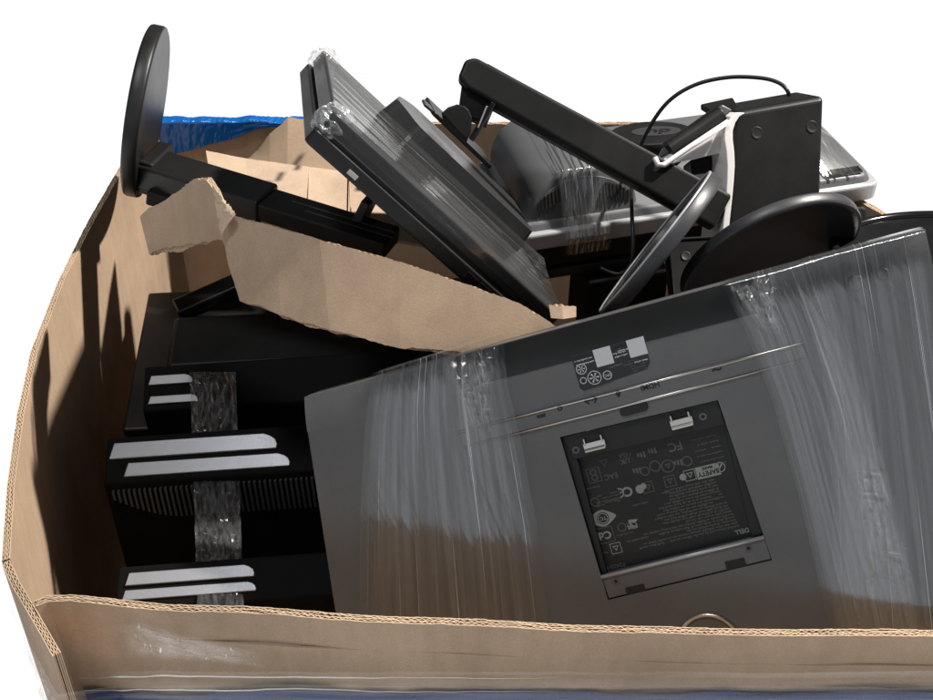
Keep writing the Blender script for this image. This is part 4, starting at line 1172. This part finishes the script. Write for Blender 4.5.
def tape(u, v):
    py = lerp(372, 612, v); px = lerp(190, 236, u) + 8 * v
    d = lerp(1.57, 1.25, v)
    w = abs(noise.noise(V((u * 7, v * 16, 2)))) * 0.006 + abs(noise.noise(V((u * 17, v * 40, 2)))) * 0.0025
    return at(px, py, d) - FW * w
mb = MB(); mb.grid(tape, 50, 200)
tag(mb.build('clear_tape', 'tape', smooth=True), 'clear crinkled packing tape running down over the three monitors in the pit', 'tape')
# ------------------------------------------------------------------ light, world, camera
w = bpy.data.worlds.new('World'); scene.world = w; w.use_nodes = True
nt = w.node_tree; nt.nodes.clear()
out = nt.nodes.new('ShaderNodeOutputWorld'); bg = nt.nodes.new('ShaderNodeBackground')
tc = nt.nodes.new('ShaderNodeTexCoord'); sx = nt.nodes.new('ShaderNodeSeparateXYZ')
nt.links.new(tc.outputs['Generated'], sx.inputs[0])
mr = nt.nodes.new('ShaderNodeMapRange'); mr.inputs['From Min'].default_value = -1; mr.inputs['From Max'].default_value = 1
nt.links.new(sx.outputs['Z'], mr.inputs[0])
cr = nt.nodes.new('ShaderNodeValToRGB'); e = cr.color_ramp.elements
# direction straight down = 0, horizon = 0.5, zenith = 1: white floor all round, dim hall above
stops = [(0.0, (1.15, 1.15, 1.15)), (0.385, (1.15, 1.15, 1.15)), (0.43, (0.10, 0.10, 0.105)), (0.51, (0.12, 0.125, 0.135)), (0.58, (0.64, 0.67, 0.71)), (0.73, (0.60, 0.63, 0.67)), (0.80, (0.05, 0.052, 0.056)), (1.0, (0.03, 0.03, 0.03))]
while len(e) < len(stops): e.new(0.5)
for i, (p, c) in enumerate(stops):
    e[i].position = p; e[i].color = c + (1,)
nt.links.new(mr.outputs[0], cr.inputs[0])
# the hall is lit on the viewer's side, dark on the far side
my = nt.nodes.new('ShaderNodeMapRange'); my.inputs['From Min'].default_value = -0.15; my.inputs['From Max'].default_value = 0.35
my.inputs['To Min'].default_value = 1.0; my.inputs['To Max'].default_value = 0.12
nt.links.new(sx.outputs['Y'], my.inputs[0])
lt = nt.nodes.new('ShaderNodeMath'); lt.operation = 'LESS_THAN'; lt.inputs[1].default_value = -0.13
nt.links.new(sx.outputs['Z'], lt.inputs[0])
mx = nt.nodes.new('ShaderNodeMath'); mx.operation = 'MAXIMUM'
nt.links.new(my.outputs[0], mx.inputs[0]); nt.links.new(lt.outputs[0], mx.inputs[1])
nt.links.new(cr.outputs[0], bg.inputs[0]); mh = nt.nodes.new('ShaderNodeMapRange'); mh.interpolation_type = 'SMOOTHSTEP'
mh.inputs['From Min'].default_value = 0.0; mh.inputs['From Max'].default_value = 0.45; mh.inputs['To Min'].default_value = 1.0; mh.inputs['To Max'].default_value = 0.5
nt.links.new(sx.outputs['X'], mh.inputs[0])
mz = nt.nodes.new('ShaderNodeMath'); mz.operation = 'MULTIPLY'; nt.links.new(my.outputs[0], mz.inputs[0]); nt.links.new(mh.outputs[0], mz.inputs[1])
nt.links.new(mz.outputs[0], mx.inputs[0])
nt.links.new(mx.outputs[0], bg.inputs[1]); nt.links.new(bg.outputs[0], out.inputs[0])

def area(name, loc, target, power, sx_, sy_, col, shape='RECTANGLE'):
    d = bpy.data.lights.new(name, 'AREA'); d.shape = shape; d.size = sx_
    if shape == 'RECTANGLE': d.size_y = sy_
    d.energy = power; d.color = col
    o = bpy.data.objects.new(name, d); COL.objects.link(o); o.location = loc
    o.rotation_euler = (V(target) - V(loc)).to_track_quat('-Z', 'Y').to_euler()
    return o
tgt = V((0, 1.15, 0.9))
KD = V((0.60, 0.23, 0.765)).normalized()
area('key_lamp', tgt + KD * 4.2, tgt, 345, 0.16, 0, (1.0, 0.95, 0.88), 'DISK')
area('added_glint_lamp', LAMP, (-0.3, 1.0, 0.8), 40, 0.5, 0.5, (0.94, 0.97, 1.0))  # added overhead lamp, placed for the pit strips to mirror

cd = bpy.data.cameras.new('camera'); co = bpy.data.objects.new('camera', cd); COL.objects.link(co)
co.location = CAM; co.rotation_euler = (math.pi / 2 - PITCH, 0, 0)
cd.sensor_width = 36; cd.lens = 36 * FPX / 933; cd.clip_start = 0.01; cd.clip_end = 200
scene.camera = co
scene.view_settings.view_transform = 'Standard'; scene.view_settings.look = 'None'
scene.view_settings.exposure = 0; scene.view_settings.gamma = 1
scene.cycles.max_bounces = 10; scene.cycles.transparent_max_bounces = 24
scene.cycles.caustics_reflective = False; scene.cycles.caustics_refractive = False
scene.cycles.sample_clamp_indirect = 4.0
